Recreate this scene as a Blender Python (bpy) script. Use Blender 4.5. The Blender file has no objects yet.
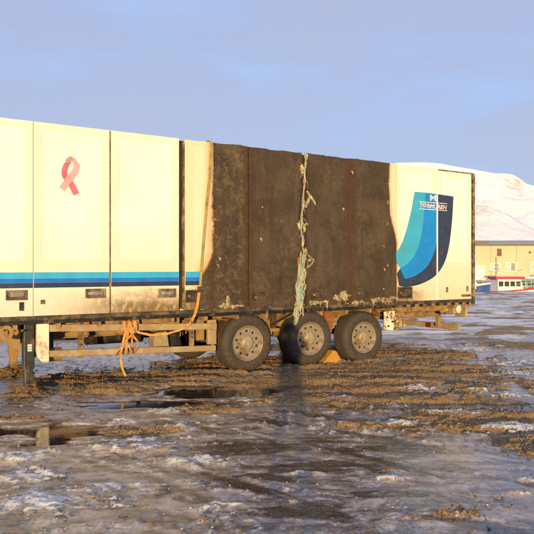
import bpy, bmesh, math, random
import numpy as np
from mathutils import Vector, Matrix, noise as mnoise

random.seed(7)
rng = np.random.default_rng(11)
sc = bpy.context.scene
COL = sc.collection
R = math.radians

# ------------------------------------------------------------------ camera
cam_d = bpy.data.cameras.new('camera'); cam = bpy.data.objects.new('camera', cam_d); COL.objects.link(cam)
cam.location = (0, 0, 1.81); cam.rotation_euler = (R(90), 0, 0)
cam_d.sensor_width = 36; cam_d.lens = 44.5; cam_d.clip_start = .05; cam_d.clip_end = 20000
sc.camera = cam

# ------------------------------------------------------------------ sky, sun, exposure
SUN_EL, SUN_AZ = R(4.9), R(1.9)          # low sun straight behind the photographer
world = bpy.data.worlds.new('World'); sc.world = world; world.use_nodes = True
wt = world.node_tree; wt.nodes.clear()
def wn(t): return wt.nodes.new(t)
wo = wn('ShaderNodeOutputWorld'); bg = wn('ShaderNodeBackground'); bg2 = wn('ShaderNodeBackground'); mx = wn('ShaderNodeMixShader')
sky = wn('ShaderNodeTexSky'); sky.sky_type = 'NISHITA'; sky.sun_disc = False
sky.sun_elevation = SUN_EL; sky.sun_rotation = math.pi + SUN_AZ; sky.altitude = 10; sky.air_density = 1.0; sky.dust_density = .6; sky.ozone_density = 2.5
bg.inputs[1].default_value = .15
tc = wn('ShaderNodeTexCoord'); mp = wn('ShaderNodeMapping'); mp.inputs['Scale'].default_value = (1, 1, 3.2)
n1 = wn('ShaderNodeTexNoise'); n1.inputs['Scale'].default_value = 3.6; n1.inputs['Detail'].default_value = 6; n1.inputs['Roughness'].default_value = .5; n1.inputs['Distortion'].default_value = .4
cr = wn('ShaderNodeValToRGB'); cr.color_ramp.elements[0].position = .30; cr.color_ramp.elements[1].position = .78
cr.color_ramp.elements[0].color = (.385, .52, .82, 1); cr.color_ramp.elements[1].color = (.44, .455, .60, 1)
e = cr.color_ramp.elements.new(.47); e.color = (.405, .465, .685, 1)
wt.links.new(tc.outputs['Generated'], mp.inputs[0]); wt.links.new(mp.outputs[0], n1.inputs['Vector']); wt.links.new(n1.outputs['Fac'], cr.inputs[0])
wt.links.new(cr.outputs[0], bg2.inputs[0]); bg2.inputs[1].default_value = 1.0
wt.links.new(sky.outputs[0], bg.inputs[0]); wt.links.new(bg.outputs[0], mx.inputs[1]); wt.links.new(bg2.outputs[0], mx.inputs[2])
mx.inputs[0].default_value = .80          # thin high cloud over the clear sky
wt.links.new(mx.outputs[0], wo.inputs[0])

sun_d = bpy.data.lights.new('sun', 'SUN'); sun_d.energy = 5.0; sun_d.angle = R(.55); sun_d.color = (1, .72, .35)
sun = bpy.data.objects.new('sun', sun_d); COL.objects.link(sun)
sdir = Vector((math.sin(SUN_AZ) * math.cos(SUN_EL), math.cos(SUN_AZ) * math.cos(SUN_EL), -math.sin(SUN_EL)))
sun.rotation_euler = sdir.to_track_quat('-Z', 'Y').to_euler(); sun.location = (-20, -40, 30)
sc.view_settings.view_transform = 'Standard'; sc.view_settings.look = 'None'
sc.cycles.max_bounces = 6; sc.cycles.diffuse_bounces = 3; sc.cycles.glossy_bounces = 3
sc.cycles.use_adaptive_sampling = True; sc.cycles.adaptive_threshold = .02
sc.view_settings.exposure = .30; sc.view_settings.gamma = 1.0; sc.view_settings.use_curve_mapping = False

# ------------------------------------------------------------------ material helpers
class NT:
    def __init__(s, name):
        s.m = bpy.data.materials.new(name); s.m.use_nodes = True; s.t = s.m.node_tree; s.t.nodes.clear()
        s.out = s.t.nodes.new('ShaderNodeOutputMaterial'); s.b = s.t.nodes.new('ShaderNodeBsdfPrincipled')
        s.t.links.new(s.b.outputs[0], s.out.inputs[0]); s.tc = s.t.nodes.new('ShaderNodeTexCoord')
        s.obj = s.tc.outputs['Object']
    def put(s, sock, v):
        if hasattr(v, 'is_output'): s.t.links.new(v, sock)
        elif isinstance(v, (tuple, list)) and len(v) == 3 and sock.type == 'RGBA': sock.default_value = (*v, 1)
        else: sock.default_value = v
    def math(s, op, a, b=0.0, clamp=False):
        n = s.t.nodes.new('ShaderNodeMath'); n.operation = op; n.use_clamp = clamp; s.put(n.inputs[0], a); s.put(n.inputs[1], b); return n.outputs[0]
    def add(s, a, b): return s.math('ADD', a, b)
    def sub(s, a, b): return s.math('SUBTRACT', a, b)
    def mul(s, a, b): return s.math('MULTIPLY', a, b)
    def mx(s, a, b): return s.math('MAXIMUM', a, b)
    def inv(s, a): return s.math('SUBTRACT', 1.0, a)
    def ss(s, x, lo, hi, a=0.0, b=1.0):
        n = s.t.nodes.new('ShaderNodeMapRange'); n.interpolation_type = 'SMOOTHSTEP'
        s.put(n.inputs[0], x); s.put(n.inputs[1], lo); s.put(n.inputs[2], hi); s.put(n.inputs[3], a); s.put(n.inputs[4], b); return n.outputs[0]
    def noise(s, scale, detail=4, rough=.55, vec=None, dist=0.0, sc3=None):
        n = s.t.nodes.new('ShaderNodeTexNoise'); n.inputs['Scale'].default_value = scale; n.inputs['Detail'].default_value = detail
        n.inputs['Roughness'].default_value = rough; n.inputs['Distortion'].default_value = dist
        v = vec if vec is not None else s.obj
        if sc3: 
            mpn = s.t.nodes.new('ShaderNodeMapping'); mpn.inputs['Scale'].default_value = sc3; s.t.links.new(v, mpn.inputs[0]); v = mpn.outputs[0]
        s.t.links.new(v, n.inputs['Vector']); return n.outputs['Fac']
    def voro(s, scale, feat='F1', out='Distance', sc3=None):
        n = s.t.nodes.new('ShaderNodeTexVoronoi'); n.feature = feat; n.inputs['Scale'].default_value = scale; s.t.links.new(s.obj, n.inputs['Vector']); return n.outputs[out]
    def mix(s, f, a, b):
        n = s.t.nodes.new('ShaderNodeMix'); n.data_type = 'RGBA'; s.put(n.inputs[0], f); s.put(n.inputs[6], a); s.put(n.inputs[7], b); return n.outputs[2]
    def xyz(s):
        n = s.t.nodes.new('ShaderNodeSeparateXYZ'); s.t.links.new(s.obj, n.inputs[0]); return n.outputs
    def attr(s, name):
        n = s.t.nodes.new('ShaderNodeAttribute'); n.attribute_name = name
        q = s.t.nodes.new('ShaderNodeSeparateColor'); s.t.links.new(n.outputs['Color'], q.inputs[0]); return q.outputs
    def bump(s, h, strength=.5, dist=.01, normal=None):
        n = s.t.nodes.new('ShaderNodeBump'); s.put(n.inputs['Strength'], strength); n.inputs['Distance'].default_value = dist
        s.t.links.new(h, n.inputs['Height'])
        if normal is not None: s.t.links.new(normal, n.inputs['Normal'])
        s.t.links.new(n.outputs[0], s.b.inputs['Normal']); return n.outputs[0]
    def fin(s, col, rough=.6, metal=0.0, spec=None):
        s.put(s.b.inputs['Base Color'], col); s.put(s.b.inputs['Roughness'], rough); s.put(s.b.inputs['Metallic'], metal)
        if spec is not None: s.put(s.b.inputs['Specular IOR Level'], spec)
        return s.m

def simple(name, col, rough=.6, metal=0.0, var=.35, scale=6, dirt=None, damt=.5, dscale=3, bump=.2, bdist=.004):
    n = NT(name)
    c2 = tuple(c * (1 - var) for c in col)
    c = n.mix(n.ss(n.noise(scale, 5), .35, .65), c2, col)
    if dirt:
        lo = .72 - damt * .5
        c = n.mix(n.ss(n.noise(dscale, 7, .65), lo - .1, lo + .12), c, dirt)
    n.bump(n.noise(scale * 9, 5, .6), bump, bdist)
    return n.fin(c, n.ss(n.noise(scale * 2, 4), .3, .7, max(.05, rough - .1), min(1, rough + .1)), metal)

MUD = (.30, .18, .065)
M = {}
M['mud_steel'] = simple('mud_steel', (.15, .10, .05), .75, 0, .4, 5, MUD, .55, 4, .5)
M['dirty_rail'] = simple('dirty_rail', (.40, .30, .16), .6, 0, .3, 6, (.30, .19, .08), .45, 5, .35)
M['black_steel'] = simple('black_steel', (.018, .018, .018), .5, 0, .4, 6, (.16, .10, .05), .22, 6, .3)
M['black_leg'] = simple('black_leg', (.03, .03, .026), .45, 0, .4, 6, (.12, .085, .045), .3, 5, .3)
M['cream_plate'] = simple('cream_plate', (.78, .70, .52), .5, 0, .15, 4, (.30, .19, .09), .25, 5, .2)
M['burnt_steel'] = simple('burnt_steel', (.055, .036, .022), .8, 0, .5, 9, (.10, .055, .028), .4, 9, .5)
M['rust'] = simple('rust', (.13, .052, .021), .85, 0, .55, 8, (.05, .028, .017), .5, 7, .7)
M['rust_orange'] = simple('rust_orange', (.42, .15, .03), .8, 0, .4, 8, (.15, .06, .025), .4, 7, .6)
M['tyre'] = simple('tyre', (.046, .035, .024), .8, 0, .25, 5, (.075, .053, .030), .30, 22, .5)
M['rim'] = simple('rim', (.40, .335, .24), .42, .3, .3, 7, (.20, .13, .07), .36, 7, .3)
M['hub'] = simple('hub', (.43, .36, .25), .4, .2, .25, 8, (.24, .16, .08), .28, 8, .3)
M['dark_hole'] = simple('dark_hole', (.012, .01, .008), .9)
M['seal'] = simple('seal', (.26, .17, .075), .85, 0, .5, 9, (.06, .04, .02), .45, 8, .6)
M['alu'] = simple('alu', (.5, .46, .38), .4, .6, .3, 6, (.25, .19, .11), .4, 5, .2)
M['white_post'] = simple('white_post', (.82, .80, .76), .35, 0, .12, 4, (.45, .36, .22), .12, 5, .1)
M['grey_gasket'] = simple('grey_gasket', (.10, .075, .055), .7, 0, .4, 6, (.28, .2, .12), .4, 7, .3)
M['rail_dark'] = simple('rail_dark', (.045, .035, .025), .7, 0, .4, 6, (.16, .10, .05), .35, 5, .3)
M['shell'] = simple('shell', (.74, .72, .68), .5, 0, .1, 2, (.4, .34, .24), .2, 2, .1)
M['inner_dark'] = simple('inner_dark', (.03, .022, .015), .9)
M['cyan'] = simple('cyan', (.035, .38, .66), .4, 0, .12, 3, (.2, .25, .24), .1, 4, .05)
M['blue'] = simple('blue', (.015, .16, .55), .4, 0, .12, 3, (.1, .14, .2), .1, 4, .05)
M['navy'] = simple('navy', (.028, .040, .078), .45, 0, .2, 3, (.1, .08, .06), .15, 4, .05)
M['teal'] = simple('teal', (.045, .37, .57), .4, 0, .12, 3, (.15, .2, .16), .14, 4, .05)
M['azure'] = simple('azure', (.01, .22, .62), .4, 0, .12, 3, (.08, .14, .2), .1, 4, .05)
M['white_ink'] = simple('white_ink', (.82, .82, .82), .5)
M['red_ink'] = simple('red_ink', (.55, .07, .05), .5)
M['pink_light'] = simple('pink_light', (.70, .37, .35), .45, 0, .18, 6)
M['pink_deep'] = simple('pink_deep', (.58, .14, .19), .45, 0, .3, 5)
M['pink_shadow'] = simple('pink_shadow', (.45, .25, .22), .5, 0, .2, 6)
M['foam'] = simple('foam', (.56, .46, .29), .9, 0, .45, 14, (.20, .13, .065), .48, 16, .8)
M['foam_green'] = simple('foam_green', (.40, .42, .28), .75, 0, .35, 10, (.30, .22, .12), .38, 9, .6)
M['strand_green'] = simple('strand_green', (.22, .42, .36), .6, 0, .4, 12, (.40, .38, .25), .42, 10, .4)
M['strap_yellow'] = simple('strap_yellow', (.40, .30, .085), .7, 0, .3, 20, (.22, .15, .06), .3, 9, .4)
M['strap_orange'] = simple('strap_orange', (.66, .31, .075), .7, 0, .3, 20, (.36, .14, .04), .3, 12, .4)
M['yellow_plastic'] = simple('yellow_plastic', (.55, .27, .02), .55, 0, .25, 9, (.28, .16, .05), .35, 9, .4)
M['red_lamp'] = simple('red_lamp', (.16, .015, .01), .3)
M['sticker'] = simple('sticker', (.6, .6, .56), .5)
M['block'] = simple('block', (.36, .30, .19), .8, 0, .3, 9, MUD, .3, 6, .4)

# side skin of the trailer: white paint, scorched and burnt to bare brown in the middle
def make_side_skin(name, c0, c1):
    n = NT(name); o = n.xyz(); u, z = o[0], o[2]
    wob = n.mul(n.sub(n.noise(2.2, 5, .6), .5), .15)
    wob2 = n.mul(n.sub(n.noise(22, 4, .6), .5), .05)
    uw = n.add(n.add(u, n.mul(wob, n.ss(u, -4.0, -5.0, .3, 1.0))), wob2)
    left = n.sub(-6.40, n.ss(z, 2.1, 1.55, 0, .22))
    left = n.sub(left, n.ss(z, 1.5, 1.38, 0, .10))
    right = n.add(-2.46, n.ss(z, 3.0, 2.2, 0, .20))
    char = n.mul(n.ss(n.sub(uw, left), -.004, .012), n.ss(n.sub(right, uw), -.004, .010))
    # scorch: paint browned by heat next to the burn
    sl = n.ss(n.sub(uw, left), -.22, .0); sr = n.ss(n.sub(right, uw), -.10, .0)
    scorch = n.mul(sl, sr)
    warm = n.mul(n.ss(u, -6.97, -6.95), n.ss(u, -2.2, -2.25))
    paint = n.mix(n.ss(n.noise(1.3, 4), .3, .7), c0, c1)
    streak = n.ss(n.noise(9, 5, .6, sc3=(1, 1, .07)), .52, .75)
    paint = n.mix(n.mul(streak, .22), paint, (.62, .54, .38))
    film = n.mul(n.ss(n.add(z, n.mul(n.sub(n.noise(1.7, 4), .5), .9)), 2.7, 1.25), n.ss(u, -9.4, -7.4, .22, .75))
    paint = n.mix(film, paint, (.70, .58, .37))
    paint = n.mix(n.mul(warm, .62), paint, (.69, .53, .29))
    paint = n.mix(n.mul(scorch, .75), paint, (.46, .27, .10))
    paint = n.mix(n.mul(n.ss(n.sub(uw, left), -.035, .0), n.mul(n.ss(n.sub(right, uw), -.03, .0), .75)), paint, (.16, .085, .035))
    # road dirt along the foot of the panels, heavier toward the middle
    dn = n.noise(3.0, 7, .65, sc3=(1, 1, 2.2)); dn2 = n.noise(14, 6, .65, sc3=(1, 1, .5))
    heavy = n.add(n.mul(n.ss(u, -9.2, -7.6), n.ss(u, -1.2, -2.1)), .16)
    zz = n.add(z, n.mul(n.sub(dn, .5), .5))
    dm = n.mul(n.ss(zz, 1.52, 1.18), n.mul(heavy, n.ss(dn2, .20, .55)))
    paint = n.mix(n.mul(dm, .92), paint, (.20, .125, .05))
    dot = n.ss(n.noise(60, 2, .5), .74, .78)
    paint = n.mix(n.mul(dot, n.mul(heavy, .5)), paint, (.25, .17, .09))
    # burnt metal: mottled brown and grey-brown with rusty seams
    a = n.ss(n.noise(1.6, 6, .6), .35, .65)
    burnt = n.mix(a, (.046, .031, .017), (.078, .056, .033))
    flake = n.ss(n.noise(9.5, 8, .72, dist=.6), .47, .56)
    fz = n.add(n.ss(u, -5.65, -5.8), n.mul(n.ss(n.noise(1.1, 3), .50, .62), .55))
    burnt = n.mix(n.mul(n.mul(flake, fz), .65), burnt, (.150, .105, .056))
    pit = n.ss(n.noise(16, 7, .7, dist=1.0), .60, .68)
    burnt = n.mix(n.mul(pit, n.add(n.mul(fz, .6), .25)), burnt, (.040, .022, .012))
    vs = n.ss(n.noise(7, 5, .6, sc3=(1, 1, .12)), .5, .72)
    burnt = n.mix(n.mul(vs, .7), burnt, (.032, .021, .012)); burnt = n.mix(n.mul(n.ss(n.noise(4, 4, .6, sc3=(1, 1, .2)), .52, .70), .55), burnt, (.098, .075, .048))
    burnt = n.mix(n.mul(n.ss(n.noise(2.4, 5, .65), .52, .62), .6), burnt, (.030, .021, .014))
    def near(us, w):
        d = n.math('ABSOLUTE', n.add(u, us)); return n.ss(n.add(d, n.mul(n.sub(n.noise(8, 5, .65), .5), .22)), w, w * .2)
    rs = n.mx(n.mx(near(5.72, .17), near(3.46, .22)), n.mx(n.mul(near(4.54, .14), .7), near(6.42, .10)))
    burnt = n.mix(n.mul(rs, .65), burnt, (.060, .026, .011))
    blot = n.mul(n.ss(n.noise(9, 5, .7), .55, .62), n.ss(n.add(z, n.mul(n.sub(n.noise(2, 3), .5), .8)), 2.1, 1.5))
    burnt = n.mix(n.mul(blot, .9), burnt, (.055, .024, .012))
    pale = n.mul(n.ss(n.noise(30, 4, .7), .66, .71), n.ss(n.noise(2.2, 3), .45, .6))
    burnt = n.mix(n.mul(pale, .8), burnt, (.33, .26, .17))
    gr1 = n.noise(85, 4, .75); burnt = n.mix(n.mul(n.ss(gr1, .52, .64), .75), burnt, (.026, .016, .009)); burnt = n.mix(n.mul(n.ss(gr1, .46, .36), .5), burnt, (.125, .092, .056))
    chip = n.mul(n.ss(n.noise(26, 3, .6, dist=1.5), .66, .69), n.ss(n.noise(3.1, 3), .48, .58)); burnt = n.mix(chip, burnt, (.018, .010, .006))
    col = n.mix(char, paint, burnt)
    h = n.mix(char, n.mul(n.noise(18, 3), .05), n.add(n.mul(flake, n.mul(fz, .5)), n.add(n.mul(n.noise(40, 7, .7), .8), n.add(n.mul(pit, -.4), n.mul(chip, -.8)))))
    n.bump(h, .75, .007)
    return n.fin(col, n.mix(char, (.42, .42, .42), (.82, .82, .82)), 0, .35)
M['skin'] = make_side_skin('trailer_skin', (.745, .71, .635), (.80, .78, .73))
M['skin_border'] = make_side_skin('trailer_skin_border', (.70, .645, .53), (.735, .685, .575))

# ------------------------------------------------------------------ mesh helpers
class MB:
    def __init__(s): s.v = []; s.f = []
    def quadbox(s, c):                       # 8 corners, lower ring then upper ring
        k = len(s.v); s.v += [tuple(p) for p in c]
        s.f += [tuple(k + i for i in q) for q in ((3,2,1,0),(4,5,6,7),(0,1,5,4),(1,2,6,5),(2,3,7,6),(3,0,4,7))]; return s
    def box(s, a, b):
        x0,x1 = sorted((a[0],b[0])); y0,y1 = sorted((a[1],b[1])); z0,z1 = sorted((a[2],b[2]))
        return s.quadbox([(x0,y0,z0),(x1,y0,z0),(x1,y1,z0),(x0,y1,z0),(x0,y0,z1),(x1,y0,z1),(x1,y1,z1),(x0,y1,z1)])
    def beam(s, a, b, w, h, up=(0,0,1)):     # rectangular bar from a to b
        a = Vector(a); b = Vector(b); d = (b - a).normalized(); up = Vector(up)
        if abs(d.dot(up)) > .98: up = Vector((0, 1, 0))
        r = d.cross(up).normalized() * (w / 2); t = r.cross(d).normalized() * (h / 2)
        return s.quadbox([a-r-t, a+r-t, b+r-t, b-r-t, a-r+t, a+r+t, b+r+t, b-r+t])
    def tube(s, pts, rad, n=10, cap=True):
        pts = [Vector(p) for p in pts]; rr = rad if isinstance(rad, (list, tuple)) else [rad] * len(pts)
        k = len(s.v); ref = Vector((.13, .21, .97))
        for i, p in enumerate(pts):
            d = (pts[min(i+1, len(pts)-1)] - pts[max(i-1, 0)]).normalized()
            if abs(d.dot(ref)) > .95: ref = Vector((.9, .3, .1))
            a = d.cross(ref).normalized(); b = d.cross(a)
            for j in range(n):
                t = 2 * math.pi * j / n; s.v.append(tuple(p + (a * math.cos(t) + b * math.sin(t)) * rr[i]))
        for i in range(len(pts) - 1):
            for j in range(n):
                j2 = (j + 1) % n; s.f.append((k+i*n+j, k+i*n+j2, k+(i+1)*n+j2, k+(i+1)*n+j))
        if cap:
            s.f.append(tuple(k + j for j in range(n))[::-1]); s.f.append(tuple(k + (len(pts)-1)*n + j for j in range(n)))
        return s
    def lathe(s, prof, c=(0,0,0), n=48):     # (radius, y) profile turned about the local y axis
        k = len(s.v); m = len(prof)
        for j in range(n):
            t = 2 * math.pi * j / n
            for (r, y) in prof: s.v.append((c[0] + r * math.cos(t), c[1] + y, c[2] + r * math.sin(t)))
        for j in range(n):
            j2 = (j + 1) % n
            for i in range(m - 1): s.f.append((k+j*m+i, k+j*m+i+1, k+j2*m+i+1, k+j2*m+i))
        return s
    def ribbon(s, pts, width, wdir, thick=.004):
        pts = [Vector(p) for p in pts]; ww = width if isinstance(width, (list, tuple)) else [width] * len(pts); k = len(s.v); wd0 = Vector(wdir)
        for i, p in enumerate(pts):
            d = (pts[min(i+1, len(pts)-1)] - pts[max(i-1, 0)]).normalized()
            w = (wd0 - d * wd0.dot(d)).normalized(); nn = d.cross(w).normalized() * (thick / 2); w = w * (ww[i] / 2)
            for q in (p-w-nn, p+w-nn, p+w+nn, p-w+nn): s.v.append(tuple(q))
        for i in range(len(pts) - 1):
            a = k + i*4; b = a + 4
            for j in range(4): s.f.append((a+j, a+(j+1)%4, b+(j+1)%4, b+j))
        s.f.append((k+3,k+2,k+1,k)); e = k + (len(pts)-1)*4; s.f.append((e,e+1,e+2,e+3)); return s
    def build(s, name, mat, parent=None, smooth=None, bevel=0):
        me = bpy.data.meshes.new(name); me.from_pydata(s.v, [], s.f); me.materials.append(M[mat] if isinstance(mat, str) else mat)
        return link(name, me, parent, smooth, bevel)
def link(name, me, parent=None, smooth=None, bevel=0):
    bm = bmesh.new(); bm.from_mesh(me); bmesh.ops.recalc_face_normals(bm, faces=bm.faces); bm.to_mesh(me); bm.free()
    if smooth:
        me.shade_smooth(); me.set_sharp_from_angle(angle=R(smooth))
    o = bpy.data.objects.new(name, me); COL.objects.link(o); o.parent = parent
    if bevel:
        b = o.modifiers.new('bevel', 'BEVEL'); b.width = bevel; b.segments = 2; b.limit_method = 'ANGLE'
    return o
def tag(o, label, cat, group=None):
    o['label'] = label; o['category'] = cat
    if group: o['group'] = group
    return o
def empty(name, loc, rz=0):
    o = bpy.data.objects.new(name, None); COL.objects.link(o); o.location = loc; o.rotation_euler = (0, 0, rz); o.empty_display_size = .3; return o
def lump(name, mat, parent, c, size, seed=0, rough=.45, freq=2.2, sub=2):
    bm = bmesh.new(); bmesh.ops.create_icosphere(bm, subdivisions=sub, radius=1)
    off = Vector((seed * 3.7, seed * 1.3, seed * 2.9))
    for v in bm.verts:
        f = 1 + rough * 2 * (mnoise.noise(v.co * freq + off)) + rough * (mnoise.noise(v.co * freq * 2.7 + off))
        v.co = Vector((v.co.x * size[0] * f + c[0], v.co.y * size[1] * f + c[1], v.co.z * size[2] * f + c[2]))
    me = bpy.data.meshes.new(name); bm.to_mesh(me); bm.free(); me.materials.append(M[mat])
    return link(name, me, parent, 60)

# ------------------------------------------------------------------ noise on arrays
def perlin(x, y, seed=0):
    r = np.random.default_rng(seed); p = r.permutation(256); p = np.concatenate([p, p])
    g = r.uniform(0, 2 * np.pi, 256); gx, gy = np.cos(g), np.sin(g)
    xi = np.floor(x).astype(np.int64); yi = np.floor(y).astype(np.int64); xf = x - xi; yf = y - yi
    u = xf**3 * (xf * (xf * 6 - 15) + 10); v = yf**3 * (yf * (yf * 6 - 15) + 10)
    def gr(ix, iy, dx, dy):
        h = p[p[ix & 255] + (iy & 255)]; return gx[h] * dx + gy[h] * dy
    a = gr(xi, yi, xf, yf); b = gr(xi+1, yi, xf-1, yf); c = gr(xi, yi+1, xf, yf-1); d = gr(xi+1, yi+1, xf-1, yf-1)
    return ((a + u * (b - a)) * (1 - v) + (c + u * (d - c)) * v) * 1.5
def fbm(x, y, octv=4, seed=0, gain=.5):
    t = np.zeros_like(x); a = 1.0; f = 1.0
    for k in range(octv):
        t += a * perlin(x * f, y * f, seed + k * 17); a *= gain; f *= 2.03
    return t
def sst(x, lo, hi):
    t = np.clip((x - lo) / (hi - lo), 0, 1); return t * t * (3 - 2 * t)

# ------------------------------------------------------------------ ground
GRAVEL = [(-1.73, 10.67, 1.78, 1.14), (0.5, 10.04, 1.83, 1.42), (2.31, 11.49, 1.91, 2.21), (2.47, 8.02, 1.09, 1.29), (1.75, 13.89, 1.26, 1.45), (3.22, 13.89, 1.05, 1.29),
          (-2.66, 10.21, 0.77, 1.05), (2.63, 6.87, 0.42, 0.63), (-0.79, 8.41, 0.48, 0.36), (-3.4, 9.26, 0.39, 0.36), (-0.51, 12.44, 1.13, 1.04), (1.35, 4.80, 0.30, 0.09),
          (5.64, 15.32, 1.16, 0.98), (-3.0, 7.86, 0.42, 0.16), (-1.38, 7.2, 0.55, 0.22), (1.53, 8.91, 1.22, 0.93), (1.44, 15.12, 1.83, 1.53), (5.5, 11.5, 1.2, .9), (-5.5, 8.6, 1.6, .8)]
SNOW = [(-.65, 6.15, .45, .18), (.1, 7.65, .35, .14), (-.35, 5.02, .42, .15), (-1.7, 7.75, .32, .13), (3.4, 9.3, .6, .30), (4.7, 11.1, .8, .5), (1.55, 7.55, .3, .10), (-2.5, 6.35, .5, .22), (2.3, 5.55, .4, .12), (-1.27, 6.6, 0.62, 0.36), (-1.28, 8.3, 0.31, 0.23), (-0.92, 7.42, 0.28, 0.18), (-0.37, 9.05, 0.34, 0.27), (1.67, 8.59, 0.29, 0.22), (1.06, 8.98, 0.2, 0.2),
        (1.99, 8.07, 0.2, 0.16), (2.38, 8.07, 0.34, 0.22), (2.25, 7.03, 0.19, 0.17), (2.76, 7.33, 0.28, 0.18), (4.09, 14.75, 1.34, 0.64), (6.11, 17.31, 1.05, 1.25),
        (5.27, 21.33, 1.94, 2.29), (9.17, 25.97, 1.97, 3.39), (4.63, 12.07, 0.55, 0.61), (-1.30, 5.38, 0.45, 0.24), (-1.75, 5.05, 0.65, 0.42), (2.27, 9.79, 0.3, 0.24),
        (-2.19, 7.51, 0.16, 0.12), (-2.13, 5.70, 0.40, 0.22), (-0.36, 5.58, 0.22, 0.10), (0.35, 5.75, 0.2, 0.05), (1.0, 5.6, 0.22, 0.04), (1.99, 5.29, 0.16, 0.09)]
WET = [(-2.45, 7.2, 0.49, 0.39), (-2.93, 7.24, 0.27, 0.26), (-1.78, 8.59, 0.78, 0.31), (-0.53, 9.48, 0.79, 0.45), (-0.12, 6.6, 0.5, 0.26), (0.45, 6.87, 0.42, 0.2),
       (1.53, 6.6, 0.8, 0.15), (0.25, 4.96, 0.34, 0.14), (1.8, 5.86, 0.53, 0.11), (0.56, 5.91, 0.36, 0.12), (-1.22, 9.79, 0.45, 0.32)]
def blobs(X, Y, L, w):
    best = np.full_like(X, -9.0)
    for (cx, cy, rx, ry) in L:
        best = np.maximum(best, 1 - np.sqrt(((X - cx) / rx)**2 + ((Y - cy) / ry)**2))
    return best + w
RUTS = [[(-1.3, 7.75), (.3, 6.75), (1.6, 5.75), (2.9, 5.0)], [(-.1, 7.85), (1.2, 6.95), (2.6, 5.95), (4.2, 5.1)], [(-1.5, 6.35), (-.2, 5.5), (.6, 4.9), (1.4, 4.2)], [(.5, 8.1), (2.2, 6.9), (3.6, 6.1)], [(-.4, 5.6), (.5, 5.05), (1.7, 4.5)]]
DARK = [(-.15, 6.62, .85, .24), (.25, 4.93, .55, .17), (.75, 6.05, .8, .13), (1.6, 6.5, .9, .11), (-.05, 5.65, .5, .10), (.9, 5.25, .6, .10)]
PUDDLES = [(-2.40, 7.22, .62, .44), (-3.0, 7.25, .40, .30), (-1.60, 8.72, 1.0, .30), (-.62, 9.42, .95, .40), (-1.15, 9.75, .5, .3)]
def line_dist(X, Y, P):
    d = np.full_like(X, 99.0)
    for (a, b) in zip(P[:-1], P[1:]):
        ax, ay = a; bx, by = b; L2 = (bx-ax)**2 + (by-ay)**2; tt = np.clip(((X-ax)*(bx-ax) + (Y-ay)*(by-ay)) / L2, 0, 1)
        d = np.minimum(d, np.hypot(X - ax - tt*(bx-ax), Y - ay - tt*(by-ay)))
    return d
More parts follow.
